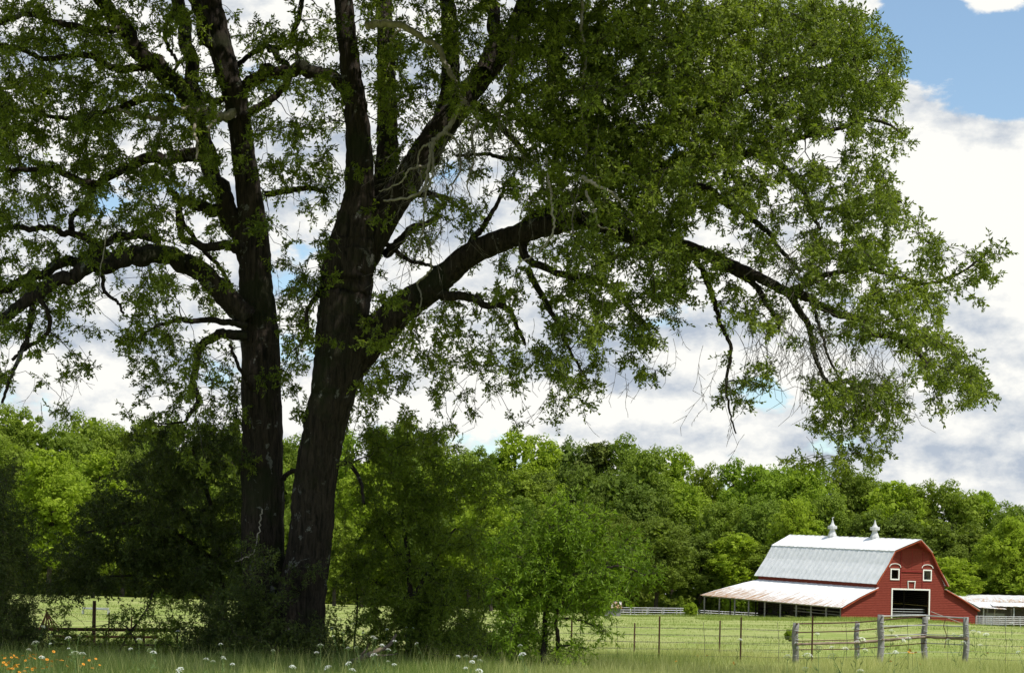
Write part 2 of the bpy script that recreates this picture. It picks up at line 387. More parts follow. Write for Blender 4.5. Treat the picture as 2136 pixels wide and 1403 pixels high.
# ------------------------------------------------------------------ twigs and leaves
def seg_tubes(P0, P1, r0, r1, n=4):
    d = unit(P1 - P0); ref = np.where(np.abs(d[:, 2:3]) > .9, np.array([[1.0, 0, 0]]), np.array([[0, 0, 1.0]]))
    x = unit(np.cross(d, ref)); y = np.cross(d, x); a = 2 * np.pi * np.arange(n) / n
    ring = x[:, None] * np.cos(a)[None, :, None] + y[:, None] * np.sin(a)[None, :, None]
    A = P0[:, None] + ring * r0[:, None, None]; B = P1[:, None] + ring * r1[:, None, None]
    V = np.concatenate([A, B], 1).reshape(-1, 3); k = np.arange(n); k2 = (k + 1) % n
    f = np.stack([k, k2, k2 + n, k + n], -1)
    F = (np.arange(len(P0))[:, None, None] * 2 * n + f[None]).reshape(-1, 4)
    return V, F
def leaves_mesh(name, P, D, L, Wd, tint, wide=.62, stiff=None):
    """one spatulate leaf per row: base point P, direction D, length L, width Wd"""
    n = len(P); nrm = rng.standard_normal((n, 3)) + np.array([0, 0, .8]); side = unit(np.cross(D, nrm)); up = np.cross(side, D)
    L = L[:, None]; Wd = Wd[:, None]; bend = rng.uniform(-.05, .18, n)[:, None]
    a = P; m = P + D * L * wide + up * L * bend * .3; t = P + D * L - up * L * bend
    V = np.stack([a, m - side * Wd * .5, t, m + side * Wd * .5], 1).reshape(-1, 3)
    F = np.arange(4 * n).reshape(n, 4)
    return fast_mesh(name, V, 4, F, tint)
def catmull(P, k):
    P = np.asarray(P, float); Q = np.vstack([2 * P[0] - P[1], P, 2 * P[-1] - P[-2]]); out = []
    for i in range(1, len(Q) - 2):
        for s in range(k):
            t = s / k; p0, p1, p2, p3 = Q[i - 1:i + 3]
            out.append(.5 * ((2 * p1) + (-p0 + p2) * t + (2 * p0 - 5 * p1 + 4 * p2 - p3) * t * t + (-p0 + 3 * p1 - 3 * p2 + p3) * t ** 3))
    out.append(P[-1]); return np.array(out)
def limb_mesh(name, pts, rad, sides, rough=.06, flare=0):
    """bark-skinned tube along a smoothed line with an uneven section"""
    n = len(pts); d = np.gradient(pts, axis=0); d = unit(d)
    ref = np.array([0, 1.0, 0.02]); x = unit(np.cross(d, ref)); y = np.cross(d, x)
    a = 2 * np.pi * np.arange(sides) / sides; ph = rng.uniform(0, 6, 6)
    s = np.cumsum(np.r_[0, np.linalg.norm(np.diff(pts, axis=0), axis=1)])
    rr = np.ones((n, sides))
    for j, (fa, fs) in enumerate([(2, .5), (3, .9), (5, 1.7), (7, 3.1), (4, .25), (9, 4.4)]):
        rr += rough * .5 * np.sin(fa * a[None] + s[:, None] * fs + ph[j]) / (1 + .3 * j)
    rr += rng.uniform(-rough, rough, (n, sides)) * .35
    if flare:
        low = np.clip((pts[:, 2:3] * -1 + 1.3) / 1.3, 0, 1) ** 2
        rr += low * flare * (.5 + .5 * np.sin(5 * a[None] + ph[0])) 
    ring = x[:, None] * np.cos(a)[None, :, None] + y[:, None] * np.sin(a)[None, :, None]
    V = (pts[:, None] + ring * (rad[:, None] * rr)[..., None]).reshape(-1, 3)
    k = np.arange(sides); k2 = (k + 1) % sides; f = np.stack([k, k2, k2 + sides, k + sides], -1)
    F = (np.arange(n - 1)[:, None, None] * sides + f[None]).reshape(-1, 4)
    return fast_mesh(name, V, 4, F, smooth=True)
def trace(pts, w0, w1, Y, dd0=0, dd1=0, k=6, wob=.02):
    """image-traced line -> world line at depth Y with a depth drift; widths in photo pixels"""
    p = np.array([(a[0], a[1]) for a in pts], float)
    k = k + 3; c = catmull(p, k); n = len(c); t = np.linspace(0, 1, n)
    dep = Y + dd0 + (dd1 - dd0) * t + (np.sin(t * 5 + p[0, 0]) * .25 if dd1 != dd0 else 0)
    P = Wn(c[:, 0], c[:, 1], dep) + rng.normal(0, wob * .5, (n, 3))
    ph = p[0, 0] * .7 + p[0, 1]; sl = np.cumsum(np.r_[0, np.linalg.norm(np.diff(P, axis=0), axis=1)])
    if w0 + w1 < 70 and len(pts[0]) == 2:
        am = np.minimum(.06, (.25 if w0 + w1 > 26 else .10) * (w0 + w1) / 2 / 85) * np.sin(np.pi * t)
        P[:, 0] += am * np.sin(sl * 5.1 + ph); P[:, 2] += am * (np.sin(sl * 6.7 + 2 * ph) + .6 * np.sin(sl * 13 + ph)); P[:, 1] += am * np.sin(sl * 4.3 + 3 * ph)
    if len(pts[0]) > 2: w = np.interp(t, np.linspace(0, 1, len(pts)), [a[2] for a in pts])
    else: w = w0 + (w1 - w0) * t
    return P, w * .5 * dep / FPX
class Skel:
    def __init__(s, cap=120000): s.P = np.zeros((cap, 3)); s.r = np.zeros(cap); s.n = 0
    def add(s, P, r):
        m = len(P); s.P[s.n:s.n + m] = P; s.r[s.n:s.n + m] = r; s.n += m
def grow(sk, C, rend=.007, k=.0085, up=.25, maxd=9):
    """join every leaf cluster centre to the nearest wood already grown"""
    from math import sqrt
    d0 = np.full(len(C), 1e9)
    base = sk.P[:sk.n].copy()
    for i in range(0, len(C), 500):
        d0[i:i + 500] = np.sqrt(((C[i:i + 500, None] - base[None]) ** 2).sum(-1)).min(1)
    order = np.argsort(d0); A, B, ra, rb = [], [], [], []
    for i in order:
        c = C[i]; q = sk.P[:sk.n]; dv = q - c
        d = np.sqrt((dv ** 2).sum(1)) + np.maximum(0, dv[:, 2]) * .15 - np.minimum(sk.r[:sk.n], .06) * 2
        j = int(np.argmin(d)); p = q[j].copy(); L = float(np.linalg.norm(c - p))
        if L < .05 or L > maxd: continue
        m = max(2, int(L / .22) + 1); t = np.linspace(0, 1, m + 1)[:, None]
        mid = (p + c) / 2 + np.array([0, 0, up * L * .5]) + rng.normal(0, .10 * L, 3)
        pts = (1 - t) ** 2 * p + 2 * t * (1 - t) * mid + t * t * c
        pts[1:-1] += rng.normal(0, .028, (m - 1, 3))
        r0 = min(sk.r[j] * .8, rend + k * L * 1.3); r0 = max(r0, rend)
        rr = np.linspace(r0, rend, m + 1)
        A.append(pts[:-1]); B.append(pts[1:]); ra.append(rr[:-1]); rb.append(rr[1:])
        sk.add(pts[1:], rr[1:])
    if not A: return None
    return np.concatenate(A), np.concatenate(B), np.concatenate(ra), np.concatenate(rb)
def dress(C, n_tw=8, tw=(.25, .5), n_lf=14, lf=(.09, .13), lw=.32, droop=.2, axis=None, tint=None, sp=.9, t0=.22, tvar=.16):
    """twigs and leaves of every cluster; returns twig segments and leaf arrays"""
    n = len(C); d = rng.standard_normal((n, n_tw, 3)); d[..., 2] -= droop
    if axis is not None: d += axis[:, None] * .9
    d = unit(d); Lw = rng.uniform(tw[0], tw[1], (n, n_tw, 1)); P0 = np.repeat(C[:, None], n_tw, 1)
    P1 = P0 + d * Lw * .55 + rng.normal(0, .02, d.shape); d2 = unit(d + np.array([0, 0, -.35 * (droop + .2)]) + rng.normal(0, .22, d.shape)); P2 = P1 + d2 * Lw * .45
    t = (t0 + (1 - t0) * (np.arange(n_lf) + rng.random((n, n_tw, n_lf))) / n_lf)[..., None]
    a, b, c = P0[:, :, None], P1[:, :, None], P2[:, :, None]
    pos = np.where(t < .55, a + (b - a) * t / .55, b + (c - b) * (t - .55) / .45)
    ld = unit(d2[:, :, None] * .75 + rng.standard_normal(pos.shape) * sp)
    L = rng.uniform(lf[0], lf[1], pos.shape[:3])
    base = (tint if tint is not None else rng.random(n))
    tt = np.clip(base[:, None, None] * .6 + .2 + rng.normal(0, tvar, pos.shape[:3]), 0, 1)
    S = (np.concatenate([P0.reshape(-1, 3), P1.reshape(-1, 3)]), np.concatenate([P1.reshape(-1, 3), P2.reshape(-1, 3)]))
    return S, pos.reshape(-1, 3), ld.reshape(-1, 3), L.ravel(), L.ravel() * lw, tt.ravel()
def wood_mesh(name, parts, mat, parent, n=4):
    A = np.concatenate([p[0] for p in parts]); B = np.concatenate([p[1] for p in parts])
    a = np.concatenate([p[2] for p in parts]); b = np.concatenate([p[3] for p in parts])
    V, F = seg_tubes(A, B, a, b, n); return link(name, fast_mesh(name, V, 4, F, smooth=True), mat, parent)
def vnoise(x, y, s, seed):
    g = np.random.default_rng(seed).random((90, 90)); x = (np.asarray(x, float) + 700) / s; y = (np.asarray(y, float) + 1300) / s
    i, j = x.astype(int) % 88, y.astype(int) % 88; fx, fy = x % 1, y % 1
    fx = fx * fx * (3 - 2 * fx); fy = fy * fy * (3 - 2 * fy)
    return (g[i, j] * (1 - fx) + g[i + 1, j] * fx) * (1 - fy) + (g[i, j + 1] * (1 - fx) + g[i + 1, j + 1] * fx) * fy

# ------------------------------------------------------------------ the big oak
YO = 47.0
GRID = [
 "678754466767899999996100",
 "767656467788999999998200",
 "888766457678999998888300",
 "887665466776899998667500",
 "565764466666889988667300",
 "765643554356689954478524",
 "765443554335678854578765",
 "653554555565367635568840",
 "332665545665465334122781",
 "110456445543142014188454",
 "000233233321000002145200"]
def oak():
    root = empty('oak_tree', tuple(W(585, 1385, YO)), 'huge spreading oak with two dark lichen patched trunks', 'tree')
    sk = Skel()
    def put(name, pts, w0, w1, d0=0, d1=0, sides=12, rough=.07, mat='bark', k=6, skel=True, flare=0, wob=.02):
        P, r = trace(pts, w0, w1, YO, d0, d1, k, wob)
        if name == 'trunk': s = 28
        else: s = sides
        link(name, limb_mesh(name, P, r, s, rough, flare), M[mat], root)
        if skel:
            m = len(P) * 2; t = np.linspace(0, len(P) - 1, m); ii = t.astype(int); f = (t - ii)[:, None]; jj = np.minimum(ii + 1, len(P) - 1)
            sk.add(P[ii] * (1 - f) + P[jj] * f, r[ii])
        return P, r
    put('trunk', [(572, 1420, 120), (566, 1340, 104), (556, 1260, 98), (549, 1150, 92), (548, 1000, 88), (548, 850, 82), (541, 700, 76), (533, 600, 70), (530, 500, 62), (519, 400, 54), (506, 300, 50), (492, 210, 50), (470, 135, 50), (448, 50, 48), (430, -40, 44), (415, -130, 38), (405, -260, 28)], 0, 0, .1, .6, rough=.07, flare=.3)
    put('trunk', [(600, 1420, 150), (612, 1330, 122), (628, 1240, 102), (643, 1150, 96), (654, 1060, 92), (664, 960, 90), (684, 860, 92), (702, 770, 100), (712, 680, 102), (722, 600, 104), (731, 530, 98), (740, 470, 78), (752, 400, 62), (748, 300, 52), (738, 200, 46), (726, 100, 42), (716, 0, 40), (704, -110, 34), (690, -240, 24)], 0, 0, -.1, -.9, rough=.08, flare=.35)
    # inner stems
    put('limb', [(524, 560), (505, 500), (480, 440), (458, 395), (438, 340), (420, 270), (405, 190), (392, 100), (374, 10), (356, -90), (350, -200)], 46, 22, .4, 2.2)
    put('limb', [(478, 160), (450, 110), (425, 55), (405, 0), (392, -70)], 34, 20, .4, -.8)
    put('limb', [(745, 560), (775, 500), (815, 430), (855, 370), (893, 305), (935, 250), (985, 185), (1035, 120), (1078, 50), (1110, -30), (1150, -130), (1170, -230)], 72, 28, -.2, .8, 16)
    put('limb', [(775, 500), (795, 420), (806, 340), (808, 250), (806, 140), (802, 30), (796, -80), (790, -200)], 58, 24, .6, 2.4)
    put('limb', [(890, 330), (922, 260), (938, 190), (940, 100), (935, 20), (925, -60), (920, -180)], 50, 26, .6, 1.9)
    put('limb', [(1010, 150), (1035, 70), (1020, 10), (1000, -60)], 34, 22, .3, 1.4)
    put('limb', [(700, 800, 84), (740, 745, 80), (790, 690, 72), (845, 640, 62), (900, 600, 56), (945, 560, 50), (985, 528, 48), (1040, 503, 45), (1100, 482, 42), (1160, 468, 40), (1210, 458, 38), (1260, 470, 34), (1310, 490, 31), (1380, 508, 28), (1440, 518, 27), (1507, 545, 25), (1565, 570, 23), (1610, 592, 21), (1645, 610, 20)], 96, 26, -.2, -3.2, 16)
    put('limb', [(1645, 608), (1690, 622), (1735, 652), (1787, 662), (1822, 695), (1857, 700), (1900, 722), (1935, 760)], 20, 7, -3.2, -3.9)
    put('limb', [(1645, 608), (1662, 640), (1686, 677), (1698, 735), (1716, 780), (1738, 815)], 18, 6, -3.2, -3.0)
    put('limb', [(1490, 542), (1530, 566), (1572, 592), (1600, 635), (1618, 660), (1626, 690)], 17, 6, -3, -2.2)
    put('limb', [(1440, 518), (1470, 575), (1490, 630), (1502, 672), (1524, 725), (1516, 790), (1520, 850), (1535, 905)], 13, 3, -2.8, -2.2)
    put('limb', [(1650, 605), (1690, 590), (1730, 572), (1790, 560), (1850, 570), (1930, 590), (2000, 570), (2070, 520)], 15, 4, -3.2, -4.4)
    put('limb', [(1700, 650), (1715, 700), (1735, 760), (1760, 800)], 8, 4, -3.2, -2.7, 8)
    put('limb', [(1060, 500), (1120, 455), (1180, 420), (1250, 385), (1330, 355), (1405, 340), (1460, 326), (1520, 318), (1580, 322), (1625, 342), (1660, 380), (1690, 430), (1710, 480)], 34, 7, -.8, -3.5)
    put('limb', [(1330, 355), (1400, 365), (1470, 395), (1545, 440), (1600, 482), (1635, 530), (1670, 565)], 20, 7, -2.3, -2.2)
    put('limb', [(1250, 385), (1300, 320), (1380, 270), (1470, 230), (1560, 190), (1660, 160), (1760, 130), (1830, 110)], 26, 6, -2, -4)
    put('limb', [(1110, 30), (1180, 60), (1260, 70), (1340, 90), (1430, 80), (1520, 60), (1640, 40), (1740, 30)], 32, 8, .8, -2.4)
    put('limb', [(1580, 322), (1660, 290), (1740, 270), (1820, 250), (1890, 280)], 12, 5, -3, -3.8)
    put('limb', [(1690, 430), (1760, 440), (1830, 430), (1880, 420)], 9, 4, -3.4, -4)
    put('limb', [(1100, 560), (1130, 618), (1160, 668), (1190, 735), (1225, 790)], 15, 4, -1.4, -1.8)
    put('limb', [(1090, 490), (1100, 540), (1180, 575), (1260, 590), (1320, 650), (1370, 690)], 20, 5, -1.4, -2.4)
    put('limb', [(890, 618), (950, 615), (1000, 628), (1045, 640), (1075, 670), (1095, 720)], 22, 6, -.8, -1.9)
    put('limb', [(975, 545), (985, 500), (1010, 470), (1035, 430), (1055, 380)], 18, 6, -1, .8)
    put('limb', [(800, 505), (835, 530), (862, 546), (910, 556), (950, 560)], 12, 5, -.2, .6, 8)
    put('limb', [(805, 530), (835, 500), (870, 475), (920, 450)], 22, 9, 0, .5, 10)
    put('limb', [(830, 420), (880, 405), (920, 410), (955, 428)], 17, 7, .2, .9, 10)
    put('limb', [(1000, 220), (1060, 280), (1100, 330), (1060, 330), (1010, 322), (950, 325)], 16, 6, .4, -.6, 10)
    # left trunk
    put('limb', [(515, 665), (480, 625), (440, 585), (395, 552), (345, 535), (285, 535), (220, 550), (160, 568), (95, 602), (40, 640), (0, 668), (-60, 700)], 50, 18, 0, -2.6, 14)
    put('limb', [(395, 550), (352, 528), (305, 524), (255, 530), (205, 530), (150, 545), (80, 572), (20, 598), (-50, 620)], 30, 16, -.6, .9)
    put('limb', [(500, 520), (460, 510), (425, 515), (390, 500), (372, 465), (374, 432)], 22, 12, .3, -.8)
    put('limb', [(528, 540), (490, 475), (455, 440), (415, 428), (380, 420), (352, 395)], 38, 12, .4, 1.4)
    put('limb', [(374, 440), (385, 470), (415, 510), (460, 560), (478, 590)], 12, 8, .2, .6, 8)
    put('limb', [(335, 500), (290, 490), (255, 490), (215, 510), (160, 490), (100, 478), (30, 475), (-30, 480)], 20, 10, .6, 1.6)
    put('limb', [(150, 480), (150, 455), (178, 425), (186, 390), (182, 340), (178, 290)], 13, 6, 1.2, 1.8)
    put('limb', [(440, 322), (390, 325), (345, 330), (290, 338), (240, 362), (188, 386), (130, 358), (70, 352), (15, 356)], 30, 8, .6, -1)
    put('limb', [(412, 250), (380, 190), (335, 145), (300, 120), (268, 70), (238, 35), (205, -10), (180, -80)], 40, 28, .8, -1.2)
    put('limb', [(335, 145), (290, 140), (240, 144), (200, 120), (140, 118), (90, 124), (50, 104), (0, 96)], 18, 8, 0, -1.8)
    put('limb', [(255, 60), (200, 62), (150, 55), (100, 42), (50, 30), (0, 50), (-30, 60)], 16, 9, -.6, -1.9)
    put('limb', [(490, 225), (500, 200), (520, 170), (560, 150), (610, 148), (655, 148), (695, 165), (735, 200)], 24, 27, .3, -.4)
    put('limb', [(500, 250), (545, 220), (580, 195), (602, 172), (590, 130), (570, 105), (545, 98), (515, 120), (480, 150)], 17, 10, .2, 1.0, 10)
    put('limb', [(560, 105), (600, 90), (622, 40), (635, -20)], 13, 9, .6, 1.5, 10)
    put('limb', [(430, 200), (450, 210), (480, 195)], 18, 12, .3, .3, 10)
    put('limb', [(360, 205), (300, 205), (250, 225), (190, 240), (120, 245), (50, 230)], 18, 7, .9, 2.3)
    put('limb', [(370, 20), (345, 60), (350, 100), (370, 130), (355, 160)], 10, 5, .9, .2, 8)
    put('limb', [(555, 405), (600, 398), (640, 392), (680, 400)], 13, 10, .5, 0, 8)
    put('limb', [(712, 540), (680, 560), (668, 605), (640, 650), (640, 690), (625, 720)], 13, 5, -.4, -1.2, 8)
    put('limb', [(70, 620), (62, 680), (45, 735), (22, 785), (5, 840)], 15, 6, -2, -2.5, 8)
    put('limb', [(80, 620), (103, 660), (95, 700), (55, 725), (25, 750)], 11, 7, -2, -2.1, 8)
    put('limb', [(215, 575), (220, 610), (245, 630), (258, 655)], 9, 5, -1.6, -2, 8)
    put('limb', [(515, 680), (460, 670), (400, 668), (350, 672), (300, 695)], 16, 6, -.2, -1.8, 8)
    put('limb', [(515, 700), (450, 700), (415, 730), (405, 790), (410, 840), (385, 880)], 22, 7, -.2, -1.2, 10)
    put('limb', [(530, 820), (500, 770), (480, 720)], 9, 6, 0, -.6, 8)
    put('limb', [(590, 1000), (605, 985), (640, 980)], 10, 10, 0, 0, 8)
    put('limb', [(690, 970), (725, 965), (750, 1000), (760, 1050)], 12, 5, -.2, -1, 8)
    # high crown above the frame
    for (a, b) in [((430, -130), (200, -420)), ((704, -150), (780, -520)), ((796, -160), (950, -480)), ((925, -150), (1150, -420)), ((1160, -180), (1420, -380)), ((350, -180), (420, -520)), ((180, -80), (-60, -260)), ((1110, -100), (1600, -200)), ((690, -200), (560, -560))]:
        mx = ((a[0] + b[0]) / 2 + 30, (a[1] + b[1]) / 2 - 30)
        put('limb', [a, mx, b], 26, 8, 0, rnd.uniform(-6, 2), 8)
    # pale dead branches hanging in front
    def dead(pts, w0, w1, d0, d1): put('dead_branch', pts, w0, w1, d0, d1, 7, .05, 'dead', 5, False, wob=.03)
    dead([(765, 55), (800, 50), (840, 55), (880, 80), (915, 98), (930, 135), (950, 172), (968, 208), (1000, 245), (1020, 270), (1030, 300)], 17, 6, -2.8, -3.3)
    dead([(968, 208), (950, 240), (928, 275), (903, 298), (895, 345), (883, 395), (855, 412), (800, 420)], 12, 4, -3.1, -3.4)
    dead([(895, 300), (905, 350), (890, 400), (885, 450), (875, 520)], 6, 3, -3.2, -3.4)
    dead([(1000, 245), (985, 280), (990, 330), (975, 380), (985, 430)], 6, 2, -3.2, -3.5)
    dead([(930, 275), (955, 300), (960, 350), (940, 400), (945, 460)], 6, 2, -3.2, -3.5)
    dead([(895, 345), (860, 350), (835, 380), (790, 400)], 6, 2, -3.2, -3.5)
    dead([(870, 590), (900, 560), (895, 520), (920, 480), (910, 430)], 5, 2, -3.0, -3.2)
    dead([(903, 298), (880, 310), (872, 340), (880, 380)], 5, 2, -2.2, -2.5)
    dead([(840, 55), (820, 80), (815, 120), (808, 150)], 6, 2, -1.9, -2.1)
    dead([(1072, 80), (1070, 130), (1060, 190), (1045, 230), (1040, 285)], 16, 5, -.9, -1.3)
    dead([(490, 236), (455, 244), (430, 232), (400, 227), (360, 235), (320, 247), (285, 238), (240, 226)], 20, 7, -.4, -1.2)
    dead([(409, 235), (404, 270), (412, 300), (407, 345)], 9, 4, -.6, -.8)
    dead([(455, 244), (435, 270), (440, 290)], 8, 4, -.6, -.8)
    dead([(215, 215), (195, 230), (180, 250), (150, 290), (140, 320)], 8, 3, -1.6, -1.8)
    dead([(1218, -20), (1212, 60), (1222, 130), (1210, 210), (1224, 290), (1216, 370), (1195, 440), (1200, 520), (1215, 600)], 7, 3, -4.6, -4.8)
    dead([(1216, 370), (1250, 390), (1285, 410), (1320, 450)], 9, 4, -6.3, -6.4)
    dead([(1222, 400), (1240, 440), (1250, 470), (1290, 480)], 6, 3, -6.3, -6.4)
    dead([(1140, 330), (1150, 420), (1155, 480), (1120, 530), (1085, 545)], 6, 3, -5.8, -5.9)
    dead([(870, 590), (880, 630), (865, 670), (870, 690)], 4, 2, -1.3, -1.5)
    dead([(548, 1060), (540, 1100), (530, 1150), (505, 1165), (490, 1170)], 3, 1.5, -1.4, -1.8)
    dead([(225, 470), (210, 560), (205, 620)], 3, 2, -2, -2)
    # leaf clusters from how full each part of the crown is
    C, DD = [], []
    cw, chh = 2136 / 24, 1403 / 16
    trunks = [([(1395, 585), (1150, 549), (850, 550), (600, 533), (400, 519), (200, 490), (50, 448)], 42), ([(1395, 600), (1150, 643), (960, 664), (770, 702), (530, 733), (300, 748), (0, 716)], 55),
              ]
    for r, row in enumerate(GRID):
        for c in range(-2, 26):
            v = int(row[min(max(c, 0), 25)]) if c < 24 else 0
            if v == 0: continue
            lam = -math.log(1 - min(v, 9) * .105); m = rng.poisson(lam * (17.0 if c < 11 else 15.5))
            px = (c + rng.random(m) * 1.15 - .07) * cw; py = (r + rng.random(m) * 1.15 - .07) * chh
            nz = vnoise(px, py, 62, 7) * .55 + vnoise(px, py, 24, 4) * .45
            keep = (nz > np.where(px < 950, .58, .60) - .048 * v) & (px + rng.normal(0, 14, m) + 70 * (vnoise(px, py, 30, 31) - .6) < np.interp(py, [-90, 0, 40, 100, 200, 300, 400, 440, 480, 560, 600, 640, 700, 760, 800, 840, 870, 960], [1700, 1730, 1820, 1850, 1868, 1885, 1878, 1868, 2085, 2085, 2010, 1990, 1980, 2010, 2075, 2075, 1910, 1820]))
            px, py = px[keep], py[keep]
            dep = rng.normal(0, 2.4, len(px)) + np.interp(px, [850, 1150, 2000], [-.2, -2.6, -4.0])
            for a, b, d in zip(px, py, dep):
                bad = False
                for poly, hw in trunks:
                    ys = [q[0] for q in poly][::-1]; xs = [q[1] for q in poly][::-1]
                    if abs(a - np.interp(b, ys, xs)) < hw and b < 1400 and d < .9 and rnd.random() < .84: bad = True
                if 420 < b < 700 and 780 < a < 1180 and abs(b - np.interp(a, [700, 845, 945, 1040, 1160], [800, 640, 560, 503, 468])) < 34 and d < .5 and rnd.random() < .8: bad = True
                if 500 < b < 700 and 150 < a < 500 and abs(b - np.interp(a, [150, 285, 395, 480], [568, 535, 552, 625])) < 26 and d < .5 and rnd.random() < .7: bad = True
                if 820 < a < 1085 and 30 < b < 560 and d < -1.2 and rnd.random() < .7: bad = True
                if bad: continue
                C.append(Wn(a, b, YO + d)); DD.append(d)
    C = np.array(C); 
    seg = grow(sk, C, .0065, .0125)
    axis = np.zeros_like(C); axis[:, 0] = np.sign(C[:, 0] + 5) * .25; axis[:, 2] = -.35
    S, P, D, L, Wd, T = dress(C, 8, (.20, .44), 17, (.06, .135), .37, .25, axis, tint=np.clip(vnoise(C[:, 0] * 60, C[:, 2] * 60, 50, 3) * .7 + .3 * rng.random(len(C)), 0, 1))
    nt_ = len(S[0]); tw = (S[0], S[1], np.full(nt_, .0045), np.full(nt_, .0028))
    wood_mesh('branches', [seg], M['bark'], root, 5)
    wood_mesh('twigs', [tw], M['bark'], root, 3)
    link('crown', leaves_mesh('crown', P, D, L, Wd, T), M['oak_leaf'], root)
    print('oak clusters', len(C), 'leaves', len(P))
    # crown above the frame: it throws the shade under the tree
    m = 2300; th = rng.uniform(0, 2 * np.pi, m); ph = np.arccos(rng.uniform(-.15, 1, m)); q = rng.uniform(.45, 1, m) ** .5
    U = np.stack([np.cos(th) * np.sin(ph) * 13.5 - 6.5, np.sin(th) * np.sin(ph) * 8.5 + YO - .5, 14.2 + np.cos(ph) * 7.5], -1) 
    U[:, :] = np.stack([-6.5 + (U[:, 0] + 6.5) * q, YO + (U[:, 1] - YO) * q, 14.2 + (U[:, 2] - 14.2) * q], -1)
    m = 1900; q = rng.random((m, 3)); U2 = np.stack([-12.5 + 18 * q[:, 0], 27 + 16 * q[:, 1], 15.5 + 5.5 * q[:, 2]], -1)  # forward canopy out of view, added to shade the left foreground
    e = ((U2[:, 0] + 3.5) / 9.5) ** 2 + ((U2[:, 1] - 37) / 10.5) ** 2; U2 = U2[e < rng.uniform(.6, 1.1, m)]; U = np.concatenate([U, U2])
    lim = CAMH + (1243 + 75) / FPX * U[:, 1]; U = U[U[:, 2] > lim]
    S, P, D, L, Wd, T = dress(U, 6, (.35, .75), 9, (.20, .30), .42, .1)
    link('upper_crown', leaves_mesh('upper_crown', P, D, L, Wd, T), M['oak_leaf'], root)
    nt_ = len(S[0])
    sg = grow(sk, U, .012, .01)
    wood_mesh('upper_branches', [sg], M['bark'], root, 4)
    # bare drooping twigs
    A, B = [], []
    spots = [(1225, 700, 60, 160, 16), (1215, 820, 50, 90, 12), (1500, 760, 40, 120, 10), (1660, 500, 60, 150, 50), (1700, 690, 70, 130, 70), (1790, 710, 70, 120, 60), (1600, 690, 60, 120, 36), (1850, 740, 50, 120, 30), (1640, 640, 60, 120, 30), (1380, 720, 50, 90, 8),
             (1010, 780, 60, 110, 14), (1085, 700, 60, 90, 12), (890, 330, 60, 110, 60), (950, 300, 50, 90, 40), (900, 440, 60, 120, 30), (980, 260, 40, 100, 24), (1060, 250, 30, 120, 16), (960, 120, 30, 60, 10), (150, 760, 40, 90, 12), (90, 830, 40, 60, 8), (1850, 780, 50, 120, 10), (1750, 900, 60, 60, 8), (1530, 880, 40, 80, 8),
             (1345, 780, 40, 80, 8), (320, 250, 70, 70, 14), (600, 560, 40, 90, 10), (640, 440, 40, 60, 8), (1120, 330, 60, 200, 16), (1250, 300, 60, 160, 14), (880, 520, 50, 120, 12), (1040, 600, 50, 70, 8)]
    for (x, y, sx, ln, m) in spots:
        for _ in range(int(m * .62)):
            px, py = x + rnd.gauss(0, sx * .6), y + rnd.gauss(0, 22); dep = YO + rnd.uniform(-3.8, -.4) - (2.4 if x > 900 else 0)
            a = rnd.gauss(0, .45); l = ln * rnd.uniform(.45, 1.1) * .012; p = np.array(W(px, py, dep)); v = np.array([math.sin(a), rnd.gauss(0, .2), -math.cos(a)])
            k = 5
            for s in range(k):
                q = p + v * l / k; A.append(p.copy()); B.append(q.copy())
                if s > 0 and rnd.random() < .8:
                    sv = v + np.array([rnd.gauss(0, .8), rnd.gauss(0, .3), 0.1]); A.append(q.copy()); B.append(q + sv * l * .16)
                p = q; v = v + np.array([rnd.gauss(0, .18), 0, -.06]); v /= np.linalg.norm(v)
    A, B = np.array(A), np.array(B); wood_mesh('dead_twigs', [(A, B, np.full(len(A), .0062), np.full(len(A), .0038))], M['twig'], root, 3)
oak()

# ------------------------------------------------------------------ bushes and small trees under the oak
def bushy(name, label, cat, root_px, Y, blobs, mat, stems=(), wood='bark_dark', n_tw=7, tw=(.2, .45), n_lf=12, lf=(.07, .10), lw=.35, dsp=.9, droop=.1, sp=.9, group=None, up=.2, noise_keep=.0, tvar=.16, t0=.2, maxd=9, dens=1.0):
    root = empty(name, tuple(W(root_px[0], root_px[1], Y)), label, cat, group); root.location.z = float(gz(root.location.x, Y)); sk = Skel(60000)
    for st in stems:
        P, r = trace(st[0], st[1], st[2], Y, 0, st[3] if len(st) > 3 else .3, 5, .015); nm = 'trunk' if st is stems[0] else 'stem'
        link(nm, limb_mesh(nm, P, r, 8, .07), M[wood], root); sk.add(P, r)
    if not stems:
        g = root.location; sk.add(np.array([[g.x, g.y, g.z + i * .1] for i in range(4)]), np.full(4, .03))
    C = []
    for (cx, cy, rx, ry, n) in blobs:
        n = int(n * dens); a = rng.uniform(0, 2 * np.pi, n); q = rng.random(n) ** .6 * 1.12
        px = cx + np.cos(a) * rx * q; py = cy + np.sin(a) * ry * q; d = rng.normal(0, dsp, n)
        if noise_keep: 
            kp = vnoise(px, py, 30, 21) > noise_keep; px, py, d = px[kp], py[kp], d[kp]
        C.append(Wn(px, py, Y + d))
    C = np.concatenate(C); C = C[C[:, 2] > gz(C[:, 0], C[:, 1]) + .05]
    seg = grow(sk, C, .005, .007, up, maxd)
    S, P, D, L, Wd, T = dress(C, n_tw, tw, n_lf, lf, lw, droop, sp=sp, tvar=tvar, t0=t0)
    n = len(S[0]); wood_mesh('twigs', [seg, (S[0], S[1], np.full(n, .004), np.full(n, .0025))], M[wood], root, 3)
    link('crown', leaves_mesh('crown', P, D, L, Wd, T), M[mat], root)
    return root
